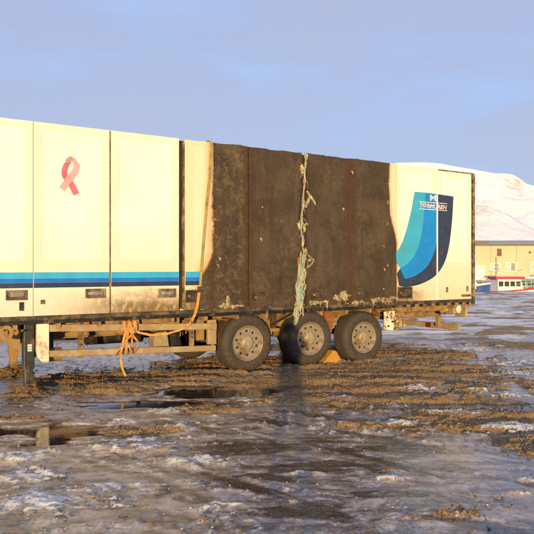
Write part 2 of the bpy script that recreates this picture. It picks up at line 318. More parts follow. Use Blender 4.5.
def ground_fields(X, Y):
    n_lo = fbm(X * .55, Y * .55, 4, 3); n_mid = fbm(X * 1.7, Y * 1.7, 4, 21)
    st = fbm(X * .9 + Y * .25, Y * 4.2 - X * .5, 4, 45)                     # streaks lying across the view
    a = .68 * X - .73 * Y; b = .73 * X + .68 * Y
    tr = fbm(a * .55, b * 4.6, 4, 77)                                       # wheel tracks running past the camera
    fine = fbm(X * 9, Y * 9, 4, 91, .6); fine2 = fbm(X * 26, Y * 26, 3, 131, .6)
    far = sst(Y, 13.0, 19.0)
    rg = perlin(X * .42 + Y * .12 + .35 * n_mid, Y * 2.1 - X * .15 + .35 * n_mid, 301)
    fine = fine * (1 - .8 * far); fine2 = fine2 * (1 - .9 * far)
    g = sst(blobs(X, Y, GRAVEL, .50 * n_mid + .55 * st + .22 * fine + .10 * fine2), -.10, .30)
    gfar = sst(n_lo * .5 + fbm(X * .22, Y * 1.0, 4, 411) * 1.0, .0, .4) * far
    g = np.maximum(g * (1 - .9 * far), gfar * .95)
    near = sst(-Y, -7.6, -6.0)
    g = np.maximum(g, near * sst(tr * .8 + n_mid * .6 + fine * .5 + fine2 * .4, .5, 1.2) * .75)
    s = sst(blobs(X, Y, SNOW, .65 * n_mid + .75 * st + .75 * fine + .55 * fine2), .05, 1.05)
    sfar = sst(.50 + n_lo * .8 - fbm(X * .35, Y * 1.1, 3, 333) * 1.0 + .25 * fine, .05, .6) * far
    sc_ = sst(n_mid * .6 - tr * .9 + .9 * fine + .7 * fine2, .4, 1.4) * .8 * (1 - far)     # scattered thin crusts
    s = np.maximum(np.maximum(s, sfar * (1 - .8 * gfar)), sc_ * (1 - .8 * g))
    w = sst(blobs(X, Y, WET, .55 * n_mid + .95 * st + .30 * fine + .15 * fine2), -.25, .45)
    w = np.maximum(w, sst(-tr * .9 + n_lo * .5 - .35 * n_mid + .35 * fine + .2 * fine2, .10, .85) * .8 * near)
    rut = np.zeros_like(X); rim_ = np.zeros_like(X)
    for i, P in enumerate(RUTS):
        d = line_dist(X + .10 * n_mid, Y + .05 * n_lo, P) + .035 * fine + .02 * fine2; wd = (.13, .16, .12, .12, .14)[i]
        rut = np.maximum(rut, 1 - sst(d, wd * .6, wd * 1.25)); rim_ = np.maximum(rim_, sst(d, wd * .9, wd * 1.3) * (1 - sst(d, wd * 1.4, wd * 2.2)))
    rut = rut * sst(tr + .6 * n_lo, -.45, .25); rim_ = rim_ * (1 - rut) * sst(n_mid + .5 * fine, -.3, .6)
    w = np.maximum(w * .9, rut * .92)
    s = np.maximum(s * (1 - .9 * rut), rim_ * sst(fine + .8 * fine2, .0, .9) * .75)
    w = np.maximum(w, .9 * sst(blobs(X, Y, DARK, .45 * n_mid + .5 * st + .45 * tr + .15 * fine), -.15, .35)); s = s * (1 - .5 * w)
    w = np.maximum(w, .85 * g * sst(-rg, .10, .42) * (1 - far))  # hollows between ridges darkened: wet ground, with ridge shade painted in
    pud = sst(blobs(X, Y, PUDDLES, .30 * n_mid + .40 * st), -.05, .16)
    w = np.maximum(w, pud); s = s * (1 - pud * .9); g = g * (1 - pud)
    w = w * (1 - .8 * s) * (1 - far * .6); g = g * (1 - .85 * w) * (1 - .55 * s)
    # height
    k = 1 - sst(np.hypot(X, Y), 60, 200)
    h = .018 * n_lo * k
    h = h + g * (.004 + .014 * np.abs(st) + .014 * n_mid + .016 * fine + .011 * fine2)
    h = h + s * (.008 + .008 * fine + .004 * fine2)
    h = h + .021 * sst(blobs(X, Y, SNOW, .5 * n_mid + .3 * st), -.1, .6) * (1 - w) * (1 - far) + .02 * sfar * far
    h = h + (1 - g) * (1 - w) * (.007 * tr + .0022 * fine + .0009 * fine2) * (1 - s * .5)
    h = h + far * (.03 * n_lo + .012 * st) * k
    h = h + rim_ * (.012 + .008 * fine) - .010 * rut
    h = h * (1 - .94 * np.maximum(w * .9, pud)) - .004 * w - .008 * pud
    h = h + g * (.020 * sst(st, .1, .6) + .034 * sst(rg, -.1, .55)) * (1 - far)       # low ridges of churned gravel left by wheels
    # harbour basin beyond the quay
    bas = sst(Y, 48.0, 48.8) * (1 - sst(Y, 83.2, 84.0)) * sst(X, -60, -58) * (1 - sst(X, 160, 162))
    h = h * (1 - bas) - 3.5 * bas
    h = h - .25 * sst(np.hypot(X, Y), 300, 2500) 
    return h, g, s, w * .78 + .22 * pud, fine
def graded(segs):
    out = [segs[0][0]]
    for (a, b, d0, d1) in segs:
        x = a
        while x < b - 1e-6:
            t = (x - a) / (b - a); x = min(b, x + d0 + (d1 - d0) * t); out.append(x)
    return np.array(out)
xr = graded([(0, 3.2, .026, .026), (3.2, 7, .026, .06), (7, 20, .07, .5), (20, 120, .6, 9), (120, 6000, 10, 700)])
xs = np.concatenate([-xr[::-1], xr[1:]])
ys = np.concatenate([-graded([(0, 30, .6, 3), (30, 3000, 4, 500)])[::-1], graded([(0, 4.0, .35, .03), (4.0, 7, .015, .022), (7, 14, .022, .05), (14, 30, .05, .3), (30, 47.8, .3, .7), (47.8, 49, .1, .1), (49, 83, 2, 2), (83, 84.2, .2, .2), (84.2, 6000, 2, 500)])[1:]])
GX, GY = np.meshgrid(xs, ys)
H, g_, s_, w_, f_ = ground_fields(GX.ravel(), GY.ravel())
nx, ny = len(xs), len(ys)
V = np.column_stack([GX.ravel(), GY.ravel(), H])
idx = np.arange(nx * ny).reshape(ny, nx)
F = np.column_stack([idx[:-1, :-1].ravel(), idx[:-1, 1:].ravel(), idx[1:, 1:].ravel(), idx[1:, :-1].ravel()])
def fast_mesh(name, V, F, mat, smooth=True):
    me = bpy.data.meshes.new(name); k = F.shape[1]
    me.vertices.add(len(V)); me.vertices.foreach_set('co', V.astype(np.float32).ravel())
    me.loops.add(F.size); me.loops.foreach_set('vertex_index', F.astype(np.int32).ravel())
    me.polygons.add(len(F)); me.polygons.foreach_set('loop_start', np.arange(0, F.size, k, dtype=np.int32))
    me.update(calc_edges=True)
    me.polygons.foreach_set('use_smooth', np.full(len(F), smooth)); me.materials.append(M[mat] if isinstance(mat, str) else mat)
    o = bpy.data.objects.new(name, me); COL.objects.link(o); return o
def make_ground_mat():
    n = NT('ground_surface'); a = n.attr('cover'); g, s, w = a[0], a[1], a[2]
    nz = n.noise(7, 5, .65); nf = n.noise(38, 5, .68); nc = n.noise(140, 3, .6); nl = n.noise(.8, 5, .6)
    st = n.noise(2.2, 7, .62, sc3=(1, 3.0, 1), dist=.5)
    ice = n.mix(n.ss(st, .36, .64), (.095, .064, .042), (.48, .385, .31))
    ice = n.mix(n.mul(n.ss(nz, .48, .70), .7), ice, (.70, .62, .55))
    ice = n.mix(n.mul(n.ss(nl, .48, .66), .6), ice, (.15, .102, .068))
    ice = n.mix(n.mul(n.ss(nf, .52, .66), .8), ice, (.075, .050, .030))
    ice = n.mix(n.mul(n.ss(nc, .58, .70), .6), ice, (.07, .045, .027))
    gr = n.mix(n.ss(nf, .34, .66), (.16, .088, .028), (.52, .30, .10))
    gr = n.mix(n.mul(n.ss(nc, .54, .68), .8), gr, (.042, .025, .011))
    gr = n.mix(n.mul(n.ss(nl, .45, .65), .3), gr, (.19, .125, .065))
    sn = n.mix(n.ss(nz, .35, .65), (.76, .715, .66), (.90, .87, .83))
    sn = n.mix(n.mul(n.ss(nf, .54, .70), .6), sn, (.42, .33, .24))
    wt_ = n.mix(n.ss(st, .4, .62), (.024, .015, .009), (.062, .043, .029))
    jit = n.add(n.mul(n.sub(nf, .5), 1.1), n.mul(n.sub(nc, .5), .5))
    gm = n.ss(n.add(g, jit), .25, .60); sm = n.mul(n.ss(n.add(s, jit), .30, .80), .95); wm = n.ss(n.add(w, n.mul(jit, .8)), .22, .82)
    col = n.mix(wm, ice, wt_); col = n.mix(gm, col, gr); col = n.mix(sm, col, sn)
    ice_l = n.mul(n.ss(n.noise(60, 4, .7), .58, .68), .45); col = n.mix(n.mul(ice_l, n.inv(n.mx(gm, sm))), col, (.60, .55, .52))
    rough = n.ss(nz, .3, .7, .10, .34)
    def lerp(f, x, y): return n.add(n.mul(x, n.inv(f)), n.mul(f, y))
    rough = lerp(wm, rough, n.mul(n.ss(nz, .35, .7, .07, .20), n.ss(w, .80, .95, 1.0, .25))); rough = lerp(gm, rough, .88); rough = lerp(sm, rough, .62)
    gs_ = n.mx(gm, n.mul(sm, .75)); hb = n.add(n.mul(nf, lerp(gs_, .13, 1.6)), n.mul(nc, lerp(gs_, .08, 1.1)))
    dry = n.sub(1.0, n.mul(wm, .93))
    n.bump(n.mul(hb, n.mx(dry, n.mx(gm, sm))), 1.0, .014)
    return n.fin(col, rough, 0, .9)
M['ground'] = make_ground_mat()
ground = fast_mesh('ground', V, F, 'ground'); ground['kind'] = 'structure'
at = ground.data.color_attributes.new('cover', 'FLOAT_COLOR', 'POINT')
at.data.foreach_set('color', np.column_stack([g_, s_, w_, np.ones_like(g_)]).astype(np.float32).ravel())

# loose stones and ice crumbs, too many to count
def ico(sub=1):
    bm = bmesh.new(); bmesh.ops.create_icosphere(bm, subdivisions=sub, radius=1); v = np.array([p.co[:] for p in bm.verts]); f = np.array([[q.index for q in t.verts] for t in bm.faces]); bm.free(); return v, f
def scatter(name, mat, N, pick, smin, smax, xr_, yr_, power=2.5, flat=.7, sink=.25):
    iv, jf = ico(1)
    X = rng.uniform(*xr_, N * 6); Y = yr_[0] + (yr_[1] - yr_[0]) * rng.uniform(0, 1, N * 6)**1.4
    keep = np.abs(X) < Y * .46 + .8; X, Y = X[keep], Y[keep]
    h, g, s, w, f = ground_fields(X, Y); p = pick(g, s, w, f, X, Y); ok = rng.uniform(0, 1, len(X)) < p
    X, Y, h = X[ok][:N], Y[ok][:N], h[ok][:N]; n = len(X)
    r = smin + (smax - smin) * rng.uniform(0, 1, n)**power
    q = rng.uniform(0, 6.28, n); c, s2 = np.cos(q), np.sin(q)
    jit = rng.uniform(.68, 1.25, (n, len(iv), 1)); P = iv[None] * jit * rng.uniform(.7, 1.3, (n, 1, 3)) * np.array([1, 1, flat])
    Px = P[..., 0] * c[:, None] - P[..., 1] * s2[:, None]; Py = P[..., 0] * s2[:, None] + P[..., 1] * c[:, None]
    P = np.stack([Px, Py, P[..., 2]], -1) * r[:, None, None] + np.stack([X, Y, h + r * flat * (1 - 2 * sink)], -1)[:, None]
    Fs = jf[None] + (np.arange(n) * len(iv))[:, None, None]
    o = fast_mesh(name, P.reshape(-1, 3), Fs.reshape(-1, 3), mat, False); o['kind'] = 'stuff'; return o
def make_stone_mat():
    n = NT('stone'); c = n.mix(n.ss(n.noise(9, 4), .35, .65), (.08, .048, .02), (.34, .205, .085))
    c = n.mix(n.ss(n.noise(33, 2), .58, .66), c, (.20, .17, .13)); return n.fin(c, .85)
M['stone'] = make_stone_mat()
M['crumb'] = simple('crumb', (.50, .45, .41), .45, 0, .35, 5, (.30, .22, .15), .35, 8, .2)
gv = scatter('gravel', 'stone', 34000, lambda g, s, w, f, X, Y: g * (1 - s) * (.35 + .65 * (f > 0)), .003, .016, (-8, 9), (4.2, 16), 3.0)
tag(gv, 'loose brown gravel churned up in front of the trailer', 'gravel')
ic = scatter('ice_crumbs', 'crumb', 9000, lambda g, s, w, f, X, Y: np.clip(s * 1.2 + .05 * (1 - w) - .1, 0, 1) * (f > .05), .002, .011, (-5, 7), (4.2, 12), 3.5)
tag(ic, 'crumbs of dirty white ice scattered over the frozen foreground', 'ice')

# ------------------------------------------------------------------ far setting: water, mountain
def make_water():
    n = NT('harbour_water_surface'); n.bump(n.noise(.9, 5, .6, sc3=(1, 2.5, 1)), .4, .08); return n.fin((.03, .05, .07), .12)
M['water'] = make_water()
wtr = MB(); wtr.v = [(-59.5, 48.2, -1.5), (161, 48.2, -1.5), (161, 83.8, -1.5), (-59.5, 83.8, -1.5)]; wtr.f = [(0, 1, 2, 3)]
wo_ = wtr.build('water', 'water'); wo_['kind'] = 'structure'

def make_mountain_mat():
    n = NT('snowy_mountain'); a = n.attr('rock')[0]
    nz = n.noise(.012, 8, .65); nf = n.noise(.05, 6, .68)
    r = n.ss(n.add(a, n.mul(n.sub(nf, .5), 1.1)), .45, .75)
    snow = n.mix(n.ss(nz, .35, .65), (.74, .72, .72), (.85, .85, .86))
    rock = n.mix(n.ss(nf, .4, .6), (.40, .31, .24), (.60, .51, .43))
    n.bump(nf, .6, 6.0)
    return n.fin(n.mix(n.mul(r, .9), snow, rock), .8, 0, .2)
M['mountain'] = make_mountain_mat()
def mountain(name, x0, x1, yc, foot, ridge, nxm, nym, amp, rock_f, seed, back=500):
    xs = np.linspace(x0, x1, nxm); t = np.linspace(0, 1, nym)
    rx = np.array([p[0] for p in ridge]); rz = np.array([p[1] for p in ridge])
    P = []; rk = []
    X, T = np.meshgrid(xs, t); 
    hz = np.interp(X, rx, rz); up = T / .8
    Y = np.where(T < .8, foot + (yc - foot) * up, yc + back * (T - .8) / .2)
    prof = np.where(T < .8, up**1.35, 1 - .55 * (T - .8) / .2)
    n1_ = fbm(X / 160, Y / 160, 5, seed, .55); n2_ = np.abs(fbm(X / 70 + Y / 300, Y / 160, 4, seed + 5))
    env = np.minimum(1, 4 * (1 - prof) + .10) * np.minimum(1, prof * 4)
    Z = hz * prof + amp * n1_ * env - amp * .5 * n2_ * env - 2
    rkm = rock_f(X, Y, Z, prof, n1_, n2_)
    idx = np.arange(nxm * nym).reshape(nym, nxm)
    Fm = np.column_stack([idx[:-1, :-1].ravel(), idx[:-1, 1:].ravel(), idx[1:, 1:].ravel(), idx[1:, :-1].ravel()])
    o = fast_mesh(name, np.column_stack([X.ravel(), Y.ravel(), Z.ravel()]), Fm, 'mountain'); o['kind'] = 'structure'
    at = o.data.color_attributes.new('rock', 'FLOAT_COLOR', 'POINT')
    at.data.foreach_set('color', np.column_stack([rkm.ravel()] * 3 + [np.ones(rkm.size)]).astype(np.float32).ravel()); return o
yc = 1500.0
def rp(px, py, Yd): return ((px - 267) * Yd / 660, 1.81 + (266 - py) * Yd / 660 + 2)
ridge = [(-2600, 60), (-1500, 120), (-700, 190), (-200, 235)] + [(271 + 4.5 * k, z) for k, z in ((0, 238), (6, 242), (19, 242.5), (27, 240), (34, 234), (41, 229), (53, 218), (56, 217), (63, 216), (66, 210), (71, 193), (78, 186))] + [(690, 160), (900, 215), (1300, 160), (2000, 90), (3000, 40)]
mountain('mountain', -2600, 3000, yc, 1080, ridge, 620, 160, 9, lambda X, Y, Z, p, a, b: sst(p, .35, .9) * sst(b, .10, .55) * .62 * sst(X, 400, 540), 5)
ridge2 = [(-500, 30), (-100, 50), (100, 62), (201, 64), (214, 63), (232, 56), (259, 41), (290, 28), (360, 14), (640, 3)]
mountain('hill', -400, 640, 640, 490, ridge2, 300, 100, 2.5, lambda X, Y, Z, p, a, b: sst(p + .35 * a, .62, 1.0) * .60, 23, 90)

# ------------------------------------------------------------------ warehouse across the harbour
M['clad'] = simple('yellow_cladding', (.66, .45, .28), .6, 0, .12, .25, (.55, .38, .24), .2, .4, .1)
M['eave'] = simple('eave_metal', (.13, .12, .09), .6); M['roofm'] = simple('roof_sheet', (.55, .50, .42), .7)
M['pane'] = simple('window_pane', (.62, .60, .50), .2); M['frame_w'] = simple('white_frame', (.78, .76, .70), .5); M['vent'] = simple('vent_brown', (.16, .09, .05), .7); M['pane_dim'] = simple('window_pane_dim', (.36, .29, .19), .3)
wh = empty('warehouse', (20, 90, -.25)); tag(wh, 'long cream yellow warehouse with dark eaves across the harbour', 'warehouse')
m = MB(); m.box((0, .12, -1), (70, 22, 4.98)); m.build('wall', 'clad', wh)
for i in range(20):
    MB().box((i * 3.5 + .02, -.02, -.2), (i * 3.5 + 3.48, .118, 4.96)).build('cladding_panel', 'clad', wh)
MB().box((-.3, -.35, 4.983), (70.3, .5, 5.12)).build('eaves', 'eave', wh)
m = MB(); m.quadbox([(-.3, -.3, 5.123), (70.3, -.3, 5.123), (70.3, 22.3, 5.123), (-.3, 22.3, 5.123), (-.3, 10.5, 6.1), (70.3, 10.5, 6.1), (70.3, 11.5, 6.1), (-.3, 11.5, 6.1)]); m.build('roof', 'roofm', wh)
MB().box((8.6, 1.4, 5.124), (10.8, 3.0, 5.62)).build('roof_hatch', 'eave', wh)
MB().box((11.35, -.10, 3.55), (11.95, -.023, 4.55)).build('vent', 'vent', wh)
MB().box((15.7, -.10, 3.9), (15.95, -.023, 4.2)).build('vent', 'vent', wh)
d = MB().box((7.2, -.10, -.1), (9.7, -.023, 2.3)).build('door', 'frame_w', wh)
for x, w2, z0, z1 in ((10.4, 1.0, 1.55, 2.5), (12.5, 1.2, 1.55, 2.6), (16.0, 1.2, 1.6, 2.7), (20.5, 1.3, 1.6, 2.7), (25.5, 1.3, 1.6, 2.7)):
    fr = MB().box((x - .1, -.10, z0 - .1), (x + w2 + .45, -.023, z1 + .1)).build('window', 'frame_w', wh)
    for k in range(2):
        MB().box((x + k * (w2 / 2 + .12), -.125, z0), (x + k * (w2 / 2 + .12) + w2 / 2, -.103, z1)).build('pane', 'pane' if k == 0 else 'pane_dim', fr)
MB().tube([(11.2, -.09, 0), (11.2, -.09, 3.4)], .05, 8).build('downpipe', 'eave', wh)

# ------------------------------------------------------------------ boats moored behind the quay
M['b_white'] = simple('boat_white', (.78, .77, .74), .4, 0, .08, 1); M['b_red'] = simple('boat_red', (.52, .05, .025), .45, 0, .15, 1)
M['b_blue'] = simple('boat_blue', (.05, .10, .30), .45, 0, .15, 1); M['b_glass'] = simple('boat_glass', (.05, .06, .06), .15); M['b_green'] = simple('boat_teal', (.20, .34, .33), .5); M['b_mast'] = simple('boat_mast', (.6, .57, .5), .5)
def boat(loc, rz, L, hull, roof, cab, label, cabh=1.5, mast=2.0, trim=None, wins=4, group='small boats moored behind the quay'):
    b = empty('boat', loc, rz); tag(b, label, 'boat', group)
    m = MB(); N = 14; B = L * .32; secs = []
    for i in range(N + 1):
        t = i / N; x = (t - .5) * L; w = B / 2 * (1 - max(0, (t - .55) / .45)**2.2) * (.82 + .18 * min(1, t * 4)); sh = .95 + .45 * max(0, t - .4)
        secs.append([(x, -w, sh), (x, -w * .93, .45), (x, -w * .6, .0), (x, 0, -.25), (x, w * .6, .0), (x, w * .93, .45), (x, w, sh)])
    for s_ in secs: m.v += s_
    for i in range(N):
        for j in range(6): m.f.append((i*7+j, i*7+j+1, i*7+7+j+1, i*7+7+j))
        m.f.append((i*7+6, i*7, i*7+7, i*7+13))
    m.f.append(tuple(range(7)))
    m.build('hull', hull, b, 40)
    g = MB()
    for sgn in (0, 6): g.tube([Vector(s_[sgn]) + Vector((0, 0, .04)) for s_ in secs], .07, 6)
    g.build('gunwale', trim or roof, b)
    cx0, cx1 = -L * .16, L * .16; cw = B * .36; z0, z1 = .98, .98 + cabh
    c = MB().quadbox([(cx0, -cw, z0), (cx1 + .25, -cw, z0), (cx1 + .25, cw, z0), (cx0, cw, z0), (cx0, -cw * .92, z1), (cx1, -cw * .92, z1), (cx1, cw * .92, z1), (cx0, cw * .92, z1)]).build('cabin', cab, b)
    r = MB().box((cx0 - .2, -cw - .08, z1 + .003), (cx1 + .3, cw + .08, z1 + .20)).build('cabin_roof', roof, b, None, .04)
    for sd in (-1, 1):
        for k in range(wins):
            wl = (cx1 - cx0) / wins; xa = cx0 + wl * k + wl * .14; xb = xa + wl * .72; ya = sd * (cw * .955 + .0); yb = sd * (cw * .955 + .06)
            MB().box((xa, ya, z0 + cabh * .42), (xb, yb, z0 + cabh * .82)).build('window', 'b_glass', c)
    for k in range(2): MB().box((cx1 + .05, -cw * .75 + k * cw * .8, z0 + cabh * .42), (cx1 + .17, -cw * .75 + k * cw * .8 + cw * .65, z0 + cabh * .82)).build('window', 'b_glass', c)
    if mast:
        MB().tube([(cx0 + .3, 0, z1 + .2), (cx0 + .25, 0, z1 + mast)], .035, 6).tube([(cx0 + .3, -.6, z1 + mast * .75), (cx0 + .3, .6, z1 + mast * .75)], .025, 6).build('mast', 'b_mast', b)
    ra = MB()
    for sd in (-1, 1):
        pts = [Vector(s_[0 if sd < 0 else 6]) + Vector((0, -sd * .05, .55)) for s_ in secs[8:14]]
        ra.tube(pts, .02, 5)
        for p in pts[::2]: ra.tube([p, p - Vector((0, 0, .55))], .018, 5)
    ra.build('bow_rail', 'b_mast', b); return b
boat((19.5, 54, -1.15), R(8), 6.2, 'b_white', 'b_red', 'b_white', 'white cabin boat with red roof and four dark side windows', 1.0, 1.1, 'b_red')
boat((15.9, 52.5, -.75), R(-6), 3.6, 'b_blue', 'b_white', 'b_white', 'small blue boat half hidden behind the trailer rear edge', .55, 0, 'b_white', 2)
boat((22.9, 58, -1.15), R(4), 6.4, 'b_white', 'b_white', 'b_green', 'white boat with greenish cabin at the right edge of the picture', .95, 1.0, 'b_red')
boat((24.0, 66, -1.15), R(-4), 7.0, 'b_white', 'b_white', 'b_white', 'white boat moored behind the red roofed boat with short mast', .9, .9)
boat((30.5, 72, -1.15), R(2), 8.0, 'b_red', 'b_white', 'b_white', 'white cabin boat with red hull below the right warehouse windows', .9, 1.0, 'b_red')
boat((26.2, 75, -1.15), R(10), 6.5, 'b_white', 'b_mast', 'b_white', 'farthest pale boat in front of the middle warehouse window', .8, .9)

# ------------------------------------------------------------------ the burnt trailer  (x = -distance from rear end, y = depth from near side, z = up)
T = empty('semi_trailer', (4.464, 14.37, 0), math.atan2(.5482, .8364))
tag(T, 'white box semi-trailer with blue stripes and a burnt brown middle section', 'trailer')
ZB, ZT, W = 1.12, 3.86, 2.55
SEAMS = [13.6, 12.5, 11.45, 10.38, 9.27, 8.15, 6.96, 5.72, 4.54, 3.46, 2.28, 1.10, .02]
GAP = {8.15: .012, 6.96: .055, 4.54: .05, 5.72: .014, 3.46: .012, 9.27: .004, 2.28: .005, 1.10: .02}
# shell behind the panels
MB().box((-13.6, .075, 1.10), (0, W, ZT - .03)).build('body_shell', 'shell', T)
MB().box((-13.55, .06, 1.14), (-.05, .074, ZT - .022)).build('panel_backing', 'inner_dark', T)
MB().box((-13.58, .055, 1.0), (-.02, W - .02, 1.098)).build('floor_frame', 'black_steel', T)
def panel(s0, s1, i):
    g0 = GAP.get(s0, .008); g1 = GAP.get(s1, .008); a = -s0 + g0; b = -s1 - g1
    burnt = 2.0 < (s0 + s1) / 2 < 6.4
    nxp, nzp = (26, 56) if s1 < 10 else (4, 6)
    top = ZT - (.035 if s1 < .5 else 0)
    us = np.linspace(a, b, nxp); zs = np.linspace(ZB, top, nzp); vv = []; m = MB(); ids = {}
    ins = .12; bord = []
    for kz, z in enumerate(zs):
        for ku, u in enumerate(us):
            d = min(u - a, b - u, top - z, z - 1.80)
            y = 0.0 if burnt else .006 * max(0, min(1, (d - ins) / .03))
            if burnt: 
                nn = mnoise.noise(Vector((u * 2.1, z * 1.6, i * 3.1))) * .030 + mnoise.noise(Vector((u * 7, z * 6, 5))) * .010
                e_ = min(1, min(u - a, b - u) / .15) * .8 + .2
                y = (nn * e_ - .004) * min(1, max(0, (u + 6.58) / .25))
            elif z > 1.85: y += mnoise.noise(Vector((u * 1.4, z * 1.1, i * 2.0))) * .004
            zz = z
            if kz == nzp - 1 and burnt: zz = z + mnoise.noise(Vector((u * 2.6, 1.0, 2.0))) * .03 + mnoise.noise(Vector((u * 13, 1.0, 2.0))) * .008
            if kz == 0 and burnt: zz = z + mnoise.noise(Vector((u * 9, 7.0, 2.0))) * .03
            m.v.append((u, y, zz))
    for kz in range(nzp - 1):
        for ku in range(nxp - 1):
            q = kz * nxp + ku; m.f.append((q, q + 1, q + nxp + 1, q + nxp)); cu_, cz_ = (us[ku] + us[ku+1]) / 2, (zs[kz] + zs[kz+1]) / 2; bord.append(0 if min(cu_ - a, b - cu_, top - cz_, cz_ - 1.80) > ins else 1)
    # returned edges so each panel has thickness
    ring = [ku for ku in range(nxp)] + [kz * nxp + nxp - 1 for kz in range(1, nzp)] + [(nzp - 1) * nxp + ku for ku in range(nxp - 2, -1, -1)] + [kz * nxp for kz in range(nzp - 2, 0, -1)]
    k = len(m.v)
    for r in ring: x, y, z = m.v[r]; m.v.append((x, .058, z))
    for j in range(len(ring)):
        j2 = (j + 1) % len(ring); m.f.append((ring[j], ring[j2], k + j2, k + j))
    o = m.build('side_panel', 'skin', T, 35); o.data.materials.append(M['skin_border'])
    o.data.polygons.foreach_set('material_index', np.array(bord + [1] * (len(o.data.polygons) - len(bord)), dtype=np.int32)); return o
panels = {}
for i in range(len(SEAMS) - 1): panels[SEAMS[i]] = panel(SEAMS[i], SEAMS[i + 1], i)

# coloured stripes along the white front part
for i, (s0, s1) in enumerate(((10.38, 9.27), (9.27, 8.15), (8.15, 6.96), (6.96, 6.60), (12.5, 11.45), (11.45, 10.38), (13.6, 12.5))):
    a = -s0 + GAP.get(s0, .008) + .004; b = -s1 - (GAP.get(s1, .008) + .004)
    for z0, z1, mt in ((1.648, 1.735, 'cyan'), (1.585, 1.647, 'blue'), (1.515, 1.584, 'navy')):
        MB().box((a, -.0035, z0), (b, .002, z1)).build('stripe', mt, panels[s0])
# thin trim below the stripes and rusty seam rails
MB().box((-13.58, -.012, 1.055), (-.03, .05, 1.115)).build('bottom_rail', 'rail_dark', T, None, .004)
for s_, mt, w2, pr in ((1.10, 'white_post', .036, .016), (8.15, 'grey_gasket', .010, .004), (5.745, 'rust', .018, .014), (5.69, 'rust', .014, .012), (3.46, 'rust', .016, .006)):
    MB().box((-s_ - w2 / 2, -pr, ZB + .003), (-s_ + w2 / 2, .055, ZT - .012)).build('seam_strip', mt, T, None, .003)
# ragged dark gap beside the burn
m = MB(); rr = random.Random(3); k = 24
for q, (x0, x1) in enumerate(((-6.960, -6.908),)):
    for i in range(70):
        z = 1.13 + i * .0388; e_ = .016 + .022 * mnoise.noise(Vector((z * 2.2, 3, 1))) + .012 * mnoise.noise(Vector((z * 11, 1, 1)))
        m.v += [(x1 - max(.004, e_ + .012), .030 + .012 * mnoise.noise(Vector((z * 7, 0, 9))), z), (x1, .018, z), (x1, .056, z), (x1 - max(.004, e_ + .012), .056, z)]
        if i: 
            for j in range(4): m.f.append((i*4-4+j, i*4-4+(j+1)%4, i*4+(j+1)%4, i*4+j))
m.build('broken_seal', 'seal', T, 50)
# top trim on the last panel, rear frame with hinges
MB().box((-1.08, -.012, ZT - .034), (.03, .075, ZT - .004)).build('top_trim', 'alu', T, None, .003)
rf = MB().box((.022, -.014, 1.0), (.085, .06, ZT - .012)).build('rear_frame', 'grey_gasket', T, None, .006)
for z in (1.35, 1.95, 2.55, 3.05, 3.55):
    MB().box((.03, -.026, z), (.10, -.0145, z + .12)).tube([(.092, -.02, z - .02), (.092, -.02, z + .14)], .018, 8).build('hinge', 'alu', rf)
for k in range(2):
    dr = MB().box((.03, .08 + k * 1.235, 1.05), (.09, 1.295 + k * 1.235, ZT - .06)).build('rear_door', 'shell', T, None, .008)
    for y in (.35, .85):
        MB().tube([(.12, .08 + k * 1.235 + y, 1.06), (.12, .08 + k * 1.235 + y, ZT - .08)], .016, 8).build('lock_rod', 'alu', dr)
MB().box((-.35, -.010, 1.17), (-.03, -.001, 1.22)).build('foot_trim', 'grey_gasket', panels[1.10])
for s_, z in ((.80, 1.33), (.16, 1.34)):
    MB().box((-s_ - .03, -.014, z - .055), (-s_ + .03, -.001, z + .055)).build('tag_plate', 'grey_gasket', panels[1.10], None, .004)

# latches
def latch(sa, sb, z0, z1, p, burnt):
    fm = 'burnt_steel' if burnt else 'grey_gasket'; mm = MB(); a, b = -sa, -sb; t = .025
    for q in (((a, z0), (b, z0 + t)), ((a, z1 - t), (b, z1)), ((a, z0 + t), (a + t, z1 - t)), ((b - t, z0 + t), (b, z1 - t))):
        mm.box((q[0][0], -.028, q[0][1]), (q[1][0], -.004 if not burnt else .02, q[1][1]))
    L = mm.build('latch', fm, p, None, .003)
    MB().box((a + t + .001, -.010, z0 + t + .001), (b - t - .001, .01, z1 - t - .001)).build('latch_pocket', 'inner_dark' if burnt else 'grey_gasket', L)
    MB().box((a + t + .05, -.024, z0 + t + .02), (b - t - .015, -.011, z1 - t - .02)).build('handle', 'burnt_steel' if burnt else 'alu', L, None, .004)
    MB().lathe([(.0, -.030), (.022, -.030), (.022, -.011)], (a + t + .028, 0, (z0 + z1) / 2), 12).build('lock', 'mud_steel' if burnt else 'alu', L)
latch(9.64, 9.36, 1.35, 1.49, panels[10.38], False); latch(8.53, 8.23, 1.35, 1.49, panels[9.27], False); latch(7.38, 7.08, 1.33, 1.47, panels[8.15], False)
latch(6.90, 6.72, 1.24, 1.44, panels[6.96], True); latch(5.64, 5.40, 1.20, 1.38, panels[5.72], True); latch(4.38, 4.14, 1.21, 1.40, panels[4.54], True)
latch(3.31, 3.02, 1.22, 1.40, panels[3.46], True); latch(2.22, 1.84, 1.18, 1.41, panels[2.28], True)
MB().box((-9.46, -.012, 1.20), (-9.40, -.001, 1.32)).build('tag_plate', 'black_steel', panels[10.38]); MB().box((-9.17, -.01, 1.285), (-9.11, -.001, 1.345)).build('tag_plate', 'grey_gasket', panels[9.27])

